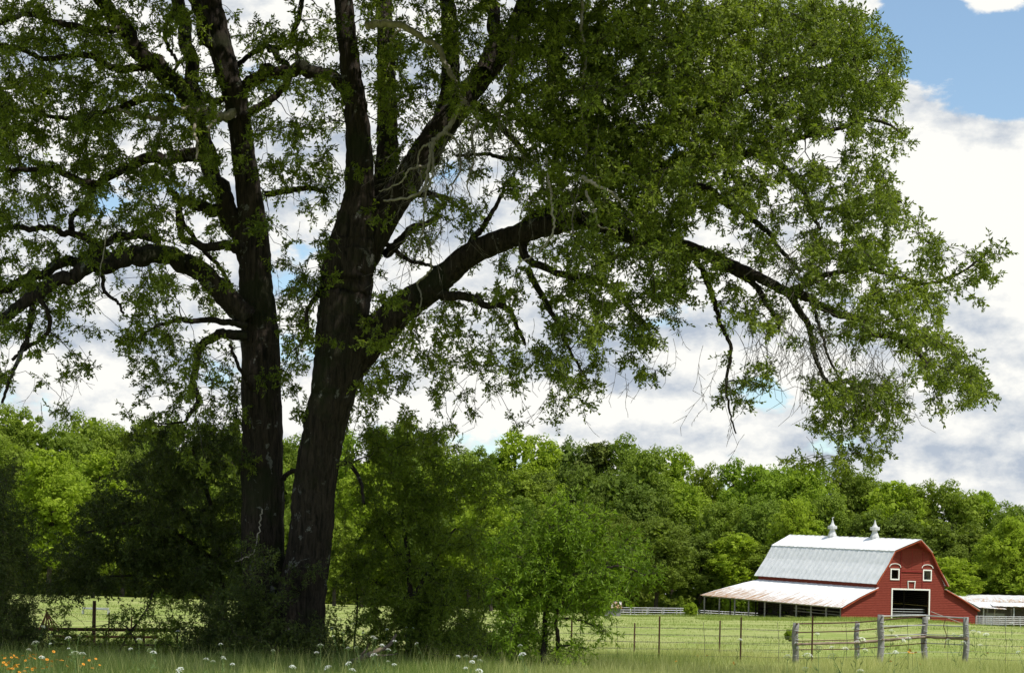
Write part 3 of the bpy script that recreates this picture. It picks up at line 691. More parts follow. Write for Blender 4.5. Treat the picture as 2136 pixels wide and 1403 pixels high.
def understory():
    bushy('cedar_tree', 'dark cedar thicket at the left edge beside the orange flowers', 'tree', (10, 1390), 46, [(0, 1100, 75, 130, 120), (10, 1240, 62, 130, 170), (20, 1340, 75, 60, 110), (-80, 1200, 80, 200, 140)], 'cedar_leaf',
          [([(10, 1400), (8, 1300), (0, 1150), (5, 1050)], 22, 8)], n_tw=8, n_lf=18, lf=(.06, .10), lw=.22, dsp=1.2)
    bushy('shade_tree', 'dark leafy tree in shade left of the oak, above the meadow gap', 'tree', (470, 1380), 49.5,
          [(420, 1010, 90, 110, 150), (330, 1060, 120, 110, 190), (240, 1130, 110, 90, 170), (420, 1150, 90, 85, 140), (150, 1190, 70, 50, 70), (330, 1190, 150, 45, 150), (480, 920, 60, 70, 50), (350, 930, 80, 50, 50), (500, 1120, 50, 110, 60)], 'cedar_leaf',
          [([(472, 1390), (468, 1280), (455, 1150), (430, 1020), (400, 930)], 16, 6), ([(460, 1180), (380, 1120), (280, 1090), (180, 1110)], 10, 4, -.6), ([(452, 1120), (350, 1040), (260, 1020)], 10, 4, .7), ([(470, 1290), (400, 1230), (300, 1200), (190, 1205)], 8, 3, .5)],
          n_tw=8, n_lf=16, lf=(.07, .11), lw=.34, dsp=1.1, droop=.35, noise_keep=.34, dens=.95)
    bushy('dark_tree', 'dark bushy tree in shade right of the oak trunks, behind white umbel flowers', 'tree', (850, 1380), 49,
          [(790, 960, 70, 60, 60), (850, 1040, 90, 90, 120), (930, 1060, 80, 90, 100), (850, 1150, 110, 90, 150), (940, 1190, 80, 90, 120), (800, 1230, 70, 60, 50), (920, 1290, 90, 70, 150), (850, 1320, 70, 50, 80), (880, 940, 60, 40, 24), (970, 1330, 60, 50, 90), (745, 1080, 40, 120, 34), (1010, 1010, 50, 50, 24)], 'shrub_leaf',
          [([(850, 1390), (856, 1280), (850, 1150), (830, 1020)], 15, 5), ([(852, 1260), (900, 1180), (950, 1100)], 9, 4, -.5), ([(856, 1300), (920, 1260), (975, 1230)], 8, 3, .5), ([(850, 1180), (800, 1110), (770, 1000)], 8, 3, .4)],
          n_tw=8, n_lf=15, lf=(.07, .11), lw=.34, dsp=1.0, noise_keep=.33, dens=.9)
    bushy('ash_sapling', 'bright green sapling with long drooping leaflets and thin trunks, left of the wire fence', 'tree', (1135, 1385), 41.5,
          [(1180, 1090, 70, 50, 60), (1120, 1130, 90, 60, 80), (1230, 1140, 90, 60, 90), (1290, 1180, 70, 50, 60), (1180, 1190, 110, 60, 110), (1330, 1200, 50, 26, 24), (1120, 1240, 80, 50, 60), (1220, 1235, 70, 36, 40), (1070, 1290, 40, 60, 36), (1120, 1310, 60, 34, 40), (1210, 1290, 24, 20, 9), (1245, 1310, 26, 16, 9), (1170, 1350, 46, 18, 16), (1210, 1350, 22, 14, 6), (1080, 1180, 60, 60, 50), (1060, 1350, 40, 30, 24)], 'pinnate_leaf',
          [([(1130, 1395), (1136, 1330), (1140, 1270), (1150, 1210), (1165, 1140), (1190, 1080)], 14, 4), ([(1158, 1395), (1165, 1340), (1160, 1290), (1180, 1240), (1230, 1200), (1290, 1180), (1350, 1200)], 10, 3, -.6), ([(1140, 1270), (1110, 1200), (1090, 1140)], 7, 3, .4), ([(1160, 1290), (1200, 1290), (1240, 1305)], 5, 2, -.5), ([(1160, 1350), (1190, 1345), (1220, 1352)], 4, 2, -.3)],
          n_tw=6, tw=(.28, .5), n_lf=16, lf=(.09, .135), lw=.26, dsp=.75, droop=.35, sp=.62, tvar=.12, noise_keep=.28, dens=.55)
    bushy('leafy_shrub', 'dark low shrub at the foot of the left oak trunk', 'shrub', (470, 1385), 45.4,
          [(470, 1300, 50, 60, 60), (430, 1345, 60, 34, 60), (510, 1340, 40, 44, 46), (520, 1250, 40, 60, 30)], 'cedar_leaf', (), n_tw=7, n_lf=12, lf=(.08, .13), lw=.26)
    bushy('leafy_shrub', 'thin dark shrub with small leaves against the bright meadow gap', 'shrub', (300, 1390), 47,
          [(300, 1290, 70, 28, 30), (230, 1350, 60, 34, 46), (330, 1340, 60, 40, 40), (150, 1335, 50, 30, 24), (120, 1290, 26, 40, 14), (400, 1300, 40, 40, 22), (340, 1255, 60, 20, 16)], 'shrub_leaf',
          [([(300, 1392), (280, 1330), (250, 1300), (200, 1305)], 5, 2), ([(230, 1392), (270, 1320), (310, 1265), (320, 1230)], 6, 3, .3)], n_tw=5, tw=(.12, .28), n_lf=9, lf=(.06, .10), lw=.36)
    bushy('leafy_shrub', 'small bright leafed shrub between the oak and the dark tree', 'shrub', (740, 1390), 48,
          [(740, 1330, 50, 40, 36), (700, 1300, 40, 34, 20), (770, 1280, 34, 30, 16), (680, 1350, 40, 24, 24), (745, 1220, 50, 40, 20), (720, 1170, 30, 50, 12)], 'shrub_leaf',
          [([(735, 1395), (740, 1330), (745, 1250), (735, 1180)], 5, 2)], n_tw=5, tw=(.12, .28), n_lf=9, lf=(.06, .10), lw=.36)
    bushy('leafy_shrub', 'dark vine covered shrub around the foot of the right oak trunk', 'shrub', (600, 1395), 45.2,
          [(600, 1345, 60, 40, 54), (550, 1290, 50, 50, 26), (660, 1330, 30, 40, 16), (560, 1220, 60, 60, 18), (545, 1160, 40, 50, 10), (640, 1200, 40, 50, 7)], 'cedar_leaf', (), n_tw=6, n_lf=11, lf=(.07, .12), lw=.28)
    bushy('leafy_shrub', 'dark brushy shrub in front of the sapling trunks', 'shrub', (1010, 1392), 46,
          [(1000, 1350, 60, 34, 60), (940, 1360, 60, 26, 40), (1060, 1365, 40, 20, 20)], 'shrub_leaf', (), n_tw=7, n_lf=11, lf=(.06, .10), lw=.3)
    # fallen branch
    r = empty('fallen_branch', tuple(W(720, 1380, 44.6)), 'curved bare fallen branch lying in the grass right of the oak', 'branch')
    P, q = trace([(700, 1392), (740, 1378), (780, 1360), (810, 1346), (826, 1322)], 16, 5, 44.6, 0, .2, 6, .01)
    link('branch_wood', limb_mesh('branch_wood', P, q, 8, .08), M['log'], r)
    for pts in ([(770, 1364), (800, 1366), (830, 1362)], [(740, 1378), (765, 1352), (770, 1340)]):
        P, q = trace(pts, 5, 2, 44.6, 0, -.2, 5, .01); link('side_twig', limb_mesh('side_twig', P, q, 6, .08), M['log'], r)
understory()

# ------------------------------------------------------------------ far wood
def far_tree_meshes(seed, H, Rw, style):
    """crown of many leaf clumps on lobes; real size, base at the origin"""
    g = np.random.default_rng(seed)
    nl = {'round': 9, 'tall': 11, 'pine': 8}[style]; cl = []; rad = []
    for i in range(nl):
        f = (i + .5) / nl
        if style == 'round': z = H * (.30 + .55 * f); rr = Rw * math.sin(math.pi * (.18 + .66 * f)) * .62; s = Rw * g.uniform(.42, .6)
        elif style == 'tall': z = H * (.24 + .60 * f); rr = Rw * (math.sin(math.pi * (.25 + .6 * f)) * .58); s = Rw * (g.uniform(.38, .56) * (1.1 - .3 * f))
        else: z = H * (.45 + .47 * f); rr = Rw * .5 * g.uniform(.4, 1); s = Rw * g.uniform(.28, .45)
        for _ in range(2 if style != 'pine' else 1):
            a = g.uniform(0, 6.28); cl.append((math.cos(a) * rr, math.sin(a) * rr, z + g.normal(0, .5))); rad.append(s)
    cl.append((0, 0, H - Rw * .45)); rad.append(Rw * .5)
    cl = np.array(cl); rad = np.array(rad)
    nc = 300; li = g.integers(0, len(cl), nc); d = unit(g.standard_normal((nc, 3)) + np.array([0, 0, .35])); cc = cl[li] + d * (rad[li] * g.uniform(.7, 1.04, nc))[:, None] * np.array([1, 1, .9])
    cr = g.uniform(.42, .85, nc) * (Rw / 4.6)
    per = 68; cid = np.repeat(np.arange(nc), per); m = len(cid); dd = unit(g.standard_normal((m, 3)) + np.array([0, 0, .2]))
    P = cc[cid] + dd * (cr[cid] * g.uniform(.55, 1.1, m))[:, None]
    nrm = unit(dd + g.standard_normal((m, 3)) * .55 + np.array([0, 0, .25])); t1 = unit(np.cross(nrm, g.standard_normal((m, 3)))); t2 = np.cross(nrm, t1)
    s = g.uniform(.10, .20, m)[:, None] * (1.25 if style == 'pine' else 1)
    V = np.stack([P - t1 * s, P - t2 * s * .62, P + t1 * s, P + t2 * s * .62], 1).reshape(-1, 3)
    tint = np.clip(g.random(nc)[cid] * .55 + .25 + g.normal(0, .14, m), 0, 1)
    # inner leaves so that the sky does not show through the middle
    mi = 2600; li = g.integers(0, len(cl), mi); dd = unit(g.standard_normal((mi, 3))); Pi = cl[li] + dd * (rad[li] * g.random(mi) ** .5 * .8)[:, None]
    t1 = unit(g.standard_normal((mi, 3))); t2 = unit(np.cross(t1, g.standard_normal((mi, 3)))); s = g.uniform(.25, .45, mi)[:, None]
    V2 = np.stack([Pi - t1 * s, Pi - t2 * s, Pi + t1 * s, Pi + t2 * s], 1).reshape(-1, 3)
    V = np.concatenate([V, V2]); tint = np.concatenate([tint, g.random(mi)])
    crown = fast_mesh('crown', V, 4, np.arange(len(V)).reshape(-1, 4), tint)
    # trunk with a few limbs
    b = MB(); tr = H * .013 + .08
    pts = [(g.normal(0, .1), g.normal(0, .1), z) for z in np.linspace(-1.2, H * .85, 7)]; b.tube(pts, [tr * (1 - .8 * i / 6) + .03 for i in range(7)], 7)
    for i in range(0, len(cl), 2):
        z0 = max(H * .18, cl[i][2] - 3.5); b.tube([(0, 0, z0), tuple(cl[i] * np.array([.5, .5, 1]) - np.array([0, 0, 1.3])), tuple(cl[i])], [tr * .5, tr * .3, .04], 5)
    tm = bpy.data.meshes.new('trunk'); tm.from_pydata(b.v, [], b.f); tm.update(); tm.materials.append(M['bark_dark'])
    return crown, tm
def far_wood():
    lib = {}
    for key, mat, style, H, Rw in [('lime', 'far_lime', 'tall', 22, 4.6), ('lime2', 'far_lime', 'round', 20, 5.0), ('mid', 'far_mid', 'round', 21, 5.2), ('mid2', 'far_mid', 'tall', 23, 4.8), ('dark', 'far_dark', 'round', 21, 5.4), ('dark2', 'far_dark', 'tall', 22, 5.0), ('pine', 'far_pine', 'pine', 25, 4.6)]:
        c, t = far_tree_meshes(hash_(key), H, Rw, style); c.materials.append(M[mat]); lib[key] = (c, t, H, Rw)
    words = {'lime': 'bright lime green', 'lime2': 'rounded lime green', 'mid': 'mid green round', 'mid2': 'mid green tall', 'dark': 'dark green round', 'dark2': 'dark green tall', 'pine': 'dull olive pine like'}
    rows = {}
    def place(px, ytop, Y, wpx, key, row):
        cr, tr, H, Rw = lib[key]; top = W(px, ytop, Y); z0 = float(gz(top.x, Y)); h = top.z - z0; sz = h / H; sx = (wpx / FPX * Y * .5) / Rw
        rows.setdefault(row, []).append((px, top.x, Y, z0, sx, sz, key))
    sky = [(-60, 850), (60, 853), (105, 868), (140, 892), (175, 868), (225, 868), (250, 888), (300, 872), (400, 880), (520, 892), (620, 900), (730, 892), (850, 878), (905, 890), (950, 938), (990, 932), (1030, 922), (1062, 905), (1100, 898), (1140, 908), (1200, 914), (1270, 914), (1330, 918), (1370, 934), (1400, 926), (1430, 950), (1470, 962), (1500, 978), (1540, 960), (1600, 956), (1660, 962), (1720, 972), (1765, 968), (1800, 984), (1850, 1000), (1900, 1010), (1960, 1004), (2010, 1006), (2060, 1024), (2110, 1036), (2200, 1056)]
    sx_, sy_ = zip(*sky); r = random.Random(3)
    keysA = ['mid', 'dark', 'mid', 'mid2', 'lime2', 'mid', 'mid2', 'lime', 'mid', 'mid']
    x = -110
    i = 0
    while x < 2260:
        k = keysA[r.randrange(len(keysA))]
        if 1050 < x < 1150 or 1385 < x < 1440: k = 'lime'
        if 1540 < x < 1680: k = 'lime2'
        if 250 < x < 300 or 1240 < x < 1290: k = 'pine'
        place(x, np.interp(x, sx_, sy_) + r.uniform(-8, 12), r.uniform(292, 312), r.uniform(125, 185), k, 'back'); x += r.uniform(48, 70); i += 1
    x = -90
    while x < 2260:
        k = r.choice(['lime', 'mid', 'dark', 'mid2', 'lime2', 'dark2', 'mid'])
        if 960 < x < 1060 or 1400 < x < 1460: k = 'lime'
        if 1180 < x < 1300: k = 'dark'
        if 1860 < x < 2040: k = 'dark2'
        place(x, np.interp(x, sx_, sy_) + r.uniform(55, 95), r.uniform(274, 288), r.uniform(125, 180), k, 'middle'); x += r.uniform(60, 84)
    x = -60
    while x < 2260:
        k = r.choice(['dark', 'mid', 'mid2', 'dark2', 'mid', 'lime2'])
        if 1280 < x < 1460: k = 'dark'
        if 2040 < x: k = 'lime'
        place(x, np.interp(x, sx_, sy_) + r.uniform(130, 175), r.uniform(258, 270), r.uniform(120, 170), k, 'front'); x += r.uniform(70, 100)
    for (px, yt, Y, w, k) in [(110, 935, 225, 170, 'lime2'), (20, 915, 232, 150, 'mid'), (200, 1010, 228, 120, 'mid2'), (1030, 1010, 240, 120, 'lime2'), (1655, 1040, 262, 110, 'lime2'), (2110, 1075, 262, 130, 'lime2'), (760, 960, 235, 140, 'lime2'), (700, 1080, 228, 120, 'mid')]:
        place(px, yt, Y, w, k, 'nearest')
    for row, L in rows.items():
        L.sort()
        for i, (px, X, Y, z0, sx, sz, key) in enumerate(L):
            o = bpy.data.objects.new('forest_tree', None); COL.objects.link(o); o.location = (X, Y, z0); o.scale = (sx, sx, sz); o.rotation_euler.z = r.uniform(0, 6.28)
            tag(o, '%s tree, number %d from left in the %s row of the wood' % (words[key], i + 1, row), 'tree', 'trees of the far wood')
            for nm, me in (('crown', lib[key][0]), ('trunk', lib[key][1])):
                c = bpy.data.objects.new(nm, me); COL.objects.link(c); c.parent = o
    # low undergrowth along the edge of the wood
    n = 60000; X = rng.uniform(-95, 95, n); Y = 252 + rng.normal(0, 3, n) + 22; 
    Y = 266 + rng.uniform(-3, 14, n); H = 1.2 + 3.2 * np.clip(patch_noise(X, Y * .3, .5, 2) + .5, 0, 1); Z = gz(X, Y) + rng.random(n) ** .8 * H
    P = np.stack([X, Y, Z], -1); t1 = unit(rng.standard_normal((n, 3))); t2 = unit(np.cross(t1, rng.standard_normal((n, 3)))); s = rng.uniform(.15, .35, n)[:, None]
    V = np.stack([P - t1 * s, P - t2 * s, P + t1 * s, P + t2 * s], 1).reshape(-1, 3)
    tag(link('undergrowth', fast_mesh('undergrowth', V, 4, np.arange(4 * n).reshape(-1, 4), rng.random(n)), M['far_dark']), kind='stuff')
    n = 60000; X = rng.uniform(-110, 110, n); Y = rng.uniform(316, 328, n); Z = gz(X, Y) + rng.random(n) * (14 + 2 * patch_noise(X, Y, .3, 4))
    P = np.stack([X, Y, Z], -1); t1 = unit(rng.standard_normal((n, 3))); t2 = unit(np.cross(t1, rng.standard_normal((n, 3)))); s = rng.uniform(.3, .6, n)[:, None]
    V = np.stack([P - t1 * s, P - t2 * s, P + t1 * s, P + t2 * s], 1).reshape(-1, 3)
    tag(link('deep_wood', fast_mesh('deep_wood', V, 4, np.arange(4 * n).reshape(-1, 4), rng.random(n)), M['far_dark']), kind='stuff')
def hash_(s): return sum(ord(c) * (i + 3) for i, c in enumerate(s))
far_wood()

def small_bush(name, label, px, pyb, Y, wpx, hpx, mat, seed, cat='bush', cone=False):
    base = W(px, pyb, Y); z0 = float(gz(base.x, Y)); o = empty(name, (base.x, Y, z0), label, cat)
    g = np.random.default_rng(seed); Rr = wpx / FPX * Y / 2; Hh = hpx / FPX * Y; n = 5200
    nc = 60; cz = g.random(nc); rr = (1 - cz if cone else np.sqrt(np.clip(1 - (2 * cz - 1) ** 2, 0, 1)) * .9 + .1) * g.uniform(.5, 1, nc); a = g.uniform(0, 6.28, nc)
    cc = np.stack([np.cos(a) * rr * Rr * .85, np.sin(a) * rr * Rr * .85, cz * Hh * .9 + .1], -1); cid = g.integers(0, nc, n)
    P = np.array(o.location) + cc[cid] + unit(g.standard_normal((n, 3))) * (g.random(n)[:, None] ** .5) * Rr * .3
    t1 = unit(g.standard_normal((n, 3))); t2 = unit(np.cross(t1, g.standard_normal((n, 3)))); s = g.uniform(.05, .10, n)[:, None] * (Y / 150)
    V = np.stack([P - t1 * s, P - t2 * s * .6, P + t1 * s, P + t2 * s * .6], 1).reshape(-1, 3)
    link('crown', fast_mesh('crown', V, 4, np.arange(4 * n).reshape(-1, 4), np.clip(g.random(nc)[cid] * .6 + g.random(n) * .4, 0, 1)), M[mat], o)
    b = MB(); c = o.location; b.tube([c - Vector((0, 0, .3)), c + Vector((.05, 0, Hh * .35)), c + Vector((0, .05, Hh * .7))], [.10, .07, .02], 6); b.build('trunk', M['bark_dark'], o)
    return o
small_bush('small_tree', 'small bright green tree behind the left end of the barn lean-to', 1535, 1285, 262, 92, 100, 'far_lime', 4, 'tree')
small_bush('small_tree', 'mid green small tree seen through the posts of the barn lean-to', 1560, 1285, 264, 100, 60, 'far_mid', 14, 'tree')
small_bush('cedar_sapling', 'small pointed cedar behind the galvanised corral rails', 1420, 1283, 255, 28, 40, 'far_mid', 6, 'tree', True)
small_bush('weed_bush', 'low bright lime bush in front of the right end of the corral rails', 1441, 1291, 236, 30, 26, 'far_lime', 7)
small_bush('round_bush', 'round green bush beside the little grey shack', 1246, 1288, 222, 60, 66, 'far_mid', 8)
small_bush('round_bush', 'green bush right behind the red barn wall, above the side shed roof', 1998, 1290, 256, 60, 70, 'far_lime', 9)
small_bush('weed_bush', 'dark green clump of weeds in the meadow left of the grey corner post', 1646, 1343, 84, 22, 20, 'far_lime', 10)

# ------------------------------------------------------------------ barn
PH = R(28); B0 = W(1899, 1290, 225.0); B0.z = 0
ES = Vector((math.cos(PH), math.sin(PH), 0)); ER = Vector((-math.sin(PH), math.cos(PH), 0)); RISE = .040
def bp(s, t, z): return B0 + ES * s + ER * t + Vector((0, 0, z + RISE * max(t, -2)))
HALF = 10.1
prof = [(-10.2, 1.22), (-7.8, 2.35), (-5.12, 3.58), (-4.96, 4.12), (-3.7, 6.25), (-2.75, 7.88), (-1.4, 8.68), (0, 9.28)]
def edge_s(z):
    """half width of the front wall at height z"""
    if z <= 1.22: return 10.15
    zs = [p[1] for p in prof]; ss = [-p[0] for p in prof]
    return float(np.interp(z, zs, ss))
def boards(mb, t, z0, z1, openings, step=.20, smax=None, wallf=edge_s, out=-1):
    z = z0
    while z < z1 - 1e-6:
        za, zb = z, min(z + step, z1); cuts = sorted([(o[0], o[1]) for o in openings if o[2] < zb - .02 and o[3] > za + .02])
        ea, eb = wallf(za), wallf(zb); spans = []; cur = None
        left = (-ea, -eb); 
        for (a, b) in cuts:
            spans.append((left, (a, a))); left = (b, b)
        spans.append((left, (ea, eb)))
        for (l, r_) in spans:
            if r_[0] - l[0] < .02: continue
            rt = (min(r_[0], ea), min(r_[1], eb)); lt = (max(l[0], -ea), max(l[1], -eb))
            if rt[1] < lt[1]: rt = (rt[0], lt[1])
            T0, T1 = t - .07, t - .012; Tb = t + .05
            mb.hexa([bp(lt[0], T0, za), bp(rt[0], T0, za), bp(rt[0], Tb, za), bp(lt[0], Tb, za), bp(lt[1], T1, zb), bp(rt[1], T1, zb), bp(rt[1], Tb, zb), bp(lt[1], Tb, zb)])
        z += step
def panel(root, name, mat, quad, nu, nv, ribs, rib_h, thick=.03, sag=0, wear=(0, 1)):
    """ribbed sheet roof; quad = eave-near, eave-far, ridge-far, ridge-near"""
    a, b, c, d = [Vector(q) for q in quad]; nrm = (b - a).cross(d - a).normalized()
    if nrm.z < 0: nrm = -nrm
    V = []; run = []; we = []
    for i in range(nu + 1):
        u = i / nu
        for j in range(nv + 1):
            v = j / nv; p = (a * (1 - u) + b * u) * (1 - v) + (d * (1 - u) + c * u) * v
            h = rib_h * (1 if (i % ribs) == 0 else 0) + (rib_h * .6 if j in (nv // 2,) and nv > 3 else 0)
            p = p + nrm * (h + .02 * math.sin(i * .9 + j * 1.7) * .5) - Vector((0, 0, sag * math.sin(math.pi * u) * (1 - .5 * v)))
            V.append(p); run.append(((b - a).length * u, (d - a).length * v, 0)); we.append((wear[0] * v + wear[1] * (1 - v)) * (.82 + .32 * u))
    n1 = len(V); V2 = [p - nrm * thick for p in V]; w = nv + 1; F = []
    for i in range(nu):
        for j in range(nv):
            q = i * w + j; F.append((q, q + w, q + w + 1, q + 1)); F.append((n1 + q, n1 + q + 1, n1 + q + w + 1, n1 + q + w))
    def side(x, y): F.append((x, y, n1 + y, n1 + x))
    for i in range(nu): side(i * w, (i + 1) * w); side((i + 1) * w + nv, i * w + nv)
    for j in range(nv): side(j + 1, j); side(nu * w + j, nu * w + j + 1)
    me = bpy.data.meshes.new(name); me.from_pydata([tuple(p) for p in V + V2], [], F); me.update()
    bm = bmesh.new(); bm.from_mesh(me); bmesh.ops.recalc_face_normals(bm, faces=bm.faces); bm.to_mesh(me); bm.free()
    at = me.attributes.new('run', 'FLOAT_VECTOR', 'POINT'); at.data.foreach_set('vector', np.array(run + run, np.float32).ravel())
    at = me.attributes.new('wear', 'FLOAT', 'POINT'); at.data.foreach_set('value', np.array(we + we, np.float32))
    return link(name, me, M[mat], root)
def barn():
    root = empty('barn', tuple(B0 + Vector((0, 0, -.15))), 'red gambrel barn with white trimmed door, two roof vents and pale tin roof', 'barn')
    LEN = 23.6
    door = (-2.8, 2.62, -3, 3.42); w1 = (-3.03, -2.0, 4.70, 5.74); w2 = (1.80, 2.83, 4.70, 5.74)
    b = MB(); boards(b, 0, -1.8, 9.2, [door, w1, w2]); b.build('front_wall', M['red'], root)
    # trim round the openings
    def frame(name, o, w, mat='white', bottom=True, depth=.10, parent=None):
        m = MB(); s0, s1, z0, z1 = o; T = -.13
        def bar(a0, a1, c0, c1): m.hexa([bp(a0, T, c0), bp(a1, T, c0), bp(a1, T + depth, c0), bp(a0, T + depth, c0), bp(a0, T, c1), bp(a1, T, c1), bp(a1, T + depth, c1), bp(a0, T + depth, c1)])
        bar(s0 - w, s0, z0, z1 + w); bar(s1, s1 + w, z0, z1 + w); bar(s0, s1, z1, z1 + w)
        if bottom: bar(s0 - w, s1 + w, z0 - w, z0)
        return m.build(name, M[mat], parent or root)
    frame('door_frame', (-2.8, 2.62, -.9, 3.42), .17, bottom=False)
    for o in (w1, w2):
        fr = frame('window_frame', o, .15)
        c = (o[0] + o[1]) / 2; m = MB(); pts = [bp(c - .84, -.10, 6.04), bp(c - .74, -.10, 6.26), bp(c - .45, -.10, 6.42), bp(c, -.10, 6.47), bp(c + .45, -.10, 6.42), bp(c + .74, -.10, 6.26), bp(c + .84, -.10, 6.04)]
        for i in range(6): m.beam(pts[i], pts[i + 1], .10, .07)
        m.build('window_arch', M['white'], root)
    # little framed hatch on the door head
    m = MB()
    for (a, c) in ((bp(-.5, -.11, 3.6), bp(-.58, -.11, 4.45)), (bp(.42, -.11, 3.6), bp(.5, -.11, 4.45)), (bp(-.64, -.11, 4.45), bp(.56, -.11, 4.45))): m.beam(a, c, .13, .1)
    m.build('hatch_frame', M['white'], root)
    # hay door: two leaves and its tracks
    for (a, c) in ((-1.52, -.03), (.03, 1.52)):
        m = MB(); z = 5.7
        while z < 8.1:
            m.hexa([bp(a, -.10, z), bp(c, -.10, z), bp(c, -.05, z), bp(a, -.05, z), bp(a, -.075, z + .19), bp(c, -.075, z + .19), bp(c, -.05, z + .19), bp(a, -.05, z + .19)]); z += .2
        m.build('hay_door', M['red'], root)
    m = MB()
    for s in (-1.62, 1.62): m.beam(bp(s, -.08, 3.64), bp(s, -.08, 7.95), .10, .08)
    m.beam(bp(-1.7, -.09, 8.2), bp(1.7, -.09, 8.2), .12, .1); m.beam(bp(0, -.09, 5.7), bp(0, -.09, 8.1), .05, .06); m.beam(bp(-1.6, -.09, 5.6), bp(1.6, -.09, 5.6), .12, .12)
    m.build('door_track', M['red_dark'], root)
    # side walls of the tall middle part
    for s in (-5.0, 5.0):
        m = MB(); z = -.9
        while z < 4.1:
            gap = .03 if s > 0 or z > 2.6 else .05
            t = 0.08
            while t < LEN:
                t2 = min(t + rnd.uniform(2.4, 4.5), LEN)
                if not (s < 0 and z < 2.4 and rnd.random() < .10): m.hexa([bp(s - .02, t, z), bp(s + .02, t, z), bp(s + .02, t2 - .04, z), bp(s - .02, t2 - .04, z), bp(s - .02, t, z + .24 - gap), bp(s + .02, t, z + .24 - gap), bp(s + .02, t2 - .04, z + .24 - gap), bp(s - .02, t2 - .04, z + .24 - gap)])
                t = t2
            z += .24
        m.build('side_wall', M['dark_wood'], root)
    m = MB()
    z = 1.35
    while z < 4.1: m.beam(bp(-5.06, .05, z + .1), bp(-5.06, LEN, z + .1), .03, .22) if z > 3.3 else None; z += .24
    m.build('eave_band', M['red'], root)
    # rear wall with a low opening, inside poles and rails
    m = MB()
    def wf(z): return min(edge_s(z), 5.0)
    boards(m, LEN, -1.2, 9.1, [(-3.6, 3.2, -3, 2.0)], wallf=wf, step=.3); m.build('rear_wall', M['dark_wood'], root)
    for t in (5, 11, 17):
        for s in (-3.1, 3.1):
            m = MB(); m.beam(bp(s, t, -1), bp(s, t, 4.2), .2); m.build('inner_post', M['dark_wood'], root)
    m = MB()
    for z in (.35, .75, 1.15): m.beam(bp(-4.5, 9, z), bp(4.5, 9, z), .05, .12)
    m.build('inner_rail', M['pole_grey'], root)
    m = MB(); m.beam(bp(0, 2.4, 4.15), bp(0, LEN - .4, 4.15), 9.8, .08); m.build('loft_floor', M['dark_wood'], root)  # unseen floor added to keep light out behind the windows
    m = MB()  # dark boards put in behind the windows so the openings read black
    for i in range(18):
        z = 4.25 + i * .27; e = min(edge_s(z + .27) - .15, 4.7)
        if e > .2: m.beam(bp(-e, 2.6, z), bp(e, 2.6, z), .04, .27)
    m.build('dark_backing', M['dark_wood'], root)
    # roofs
    OH = -.35
    for sg in (-1, 1):
        def q(s, t, z, lift=.10): return bp(sg * s, t, z + lift)
        lo = 'roof_rusty' if sg < 0 else 'roof_rusty'
        panel(root, 'lean_to_roof', lo, (q(10.35, OH, 1.12), q(10.35, LEN + 5.3, 1.12), q(7.8, LEN + 2.7, 2.36), q(7.8, OH, 2.36)), 96, 4, 4, .025, wear=(.75, 1.15))
        panel(root, 'lean_to_roof', lo, (q(7.82, OH, 2.35), q(7.82, LEN + 2.7, 2.35), q(5.0, LEN - .2, 3.52), q(5.0, OH, 3.52)), 96, 4, 4, .025, wear=(.1, .7))
        panel(root, 'steep_roof', 'roof_clean', (q(5.45, OH, 3.92), q(5.45, LEN + .4, 3.92), q(3.72, LEN + .4, 6.25), q(3.72, OH, 6.25)), 78, 4, 3, .03, wear=(0, .15))
        panel(root, 'steep_roof', 'roof_clean', (q(3.73, OH, 6.24), q(3.73, LEN + .4, 6.24), q(2.72, LEN + .4, 7.92), q(2.72, OH, 7.92)), 78, 3, 3, .03, wear=(0, .1))
        panel(root, 'upper_roof', 'roof_rusty', (q(2.86, OH, 7.84), q(2.86, LEN + .4, 7.84), q(0, LEN + .4, 9.30), q(0, OH - 1.3, 9.30)), 78, 4, 3, .03, wear=(.0, .2))
        # painted rake boards under the roof edge
        m = MB(); pr = [(10.2, 1.12), (7.8, 2.34), (5.1, 3.5), (5.35, 3.95), (3.7, 6.28), (2.74, 7.86), (0, 9.26)]
        for i in range(len(pr) - 1):
            t0 = OH - .05 - (1.3 if i == 5 else 0); t1 = OH - .05
            A = bp(sg * pr[i][0], t1, pr[i][1]); Bq = bp(sg * pr[i + 1][0], t0, pr[i + 1][1])
            if i != 2: m.beam(A, Bq, .05, .11)
        m.build('rake_board', M['rake'], root)
        m = MB(); so = [(10.15, 1.04), (7.8, 2.24), (5.15, 3.42)], [(5.30, 3.92), (3.62, 6.16), (2.66, 7.78), (0.02, 9.18)]
        for run_ in so:
            for (a0, z0), (a1, z1) in zip(run_[:-1], run_[1:]):
                tf = OH - (1.25 if a1 < 1 else 0) + .02; tn = OH + .02
                m.hexa([bp(sg * a0, tn, z0 + .04), bp(sg * a0, .02, z0 + .04), bp(sg * a1, .02, z1 + .04), bp(sg * a1, tf, z1 + .04), bp(sg * a0, tn, z0 + .08), bp(sg * a0, .02, z0 + .08), bp(sg * a1, .02, z1 + .08), bp(sg * a1, tf, z1 + .08)])
        m.build('soffit', M['red_dark'], root)
    m = MB(); m.beam(bp(0, -1.6, 9.34), bp(0, LEN + .4, 9.34), .3, .05); m.build('ridge_cap', M['roof_clean'], root)
    m = MB(); m.beam(bp(0, -1.5, 9.05), bp(0, .2, 9.05), .15, .2); m.build('hay_beam', M['red_dark'], root)
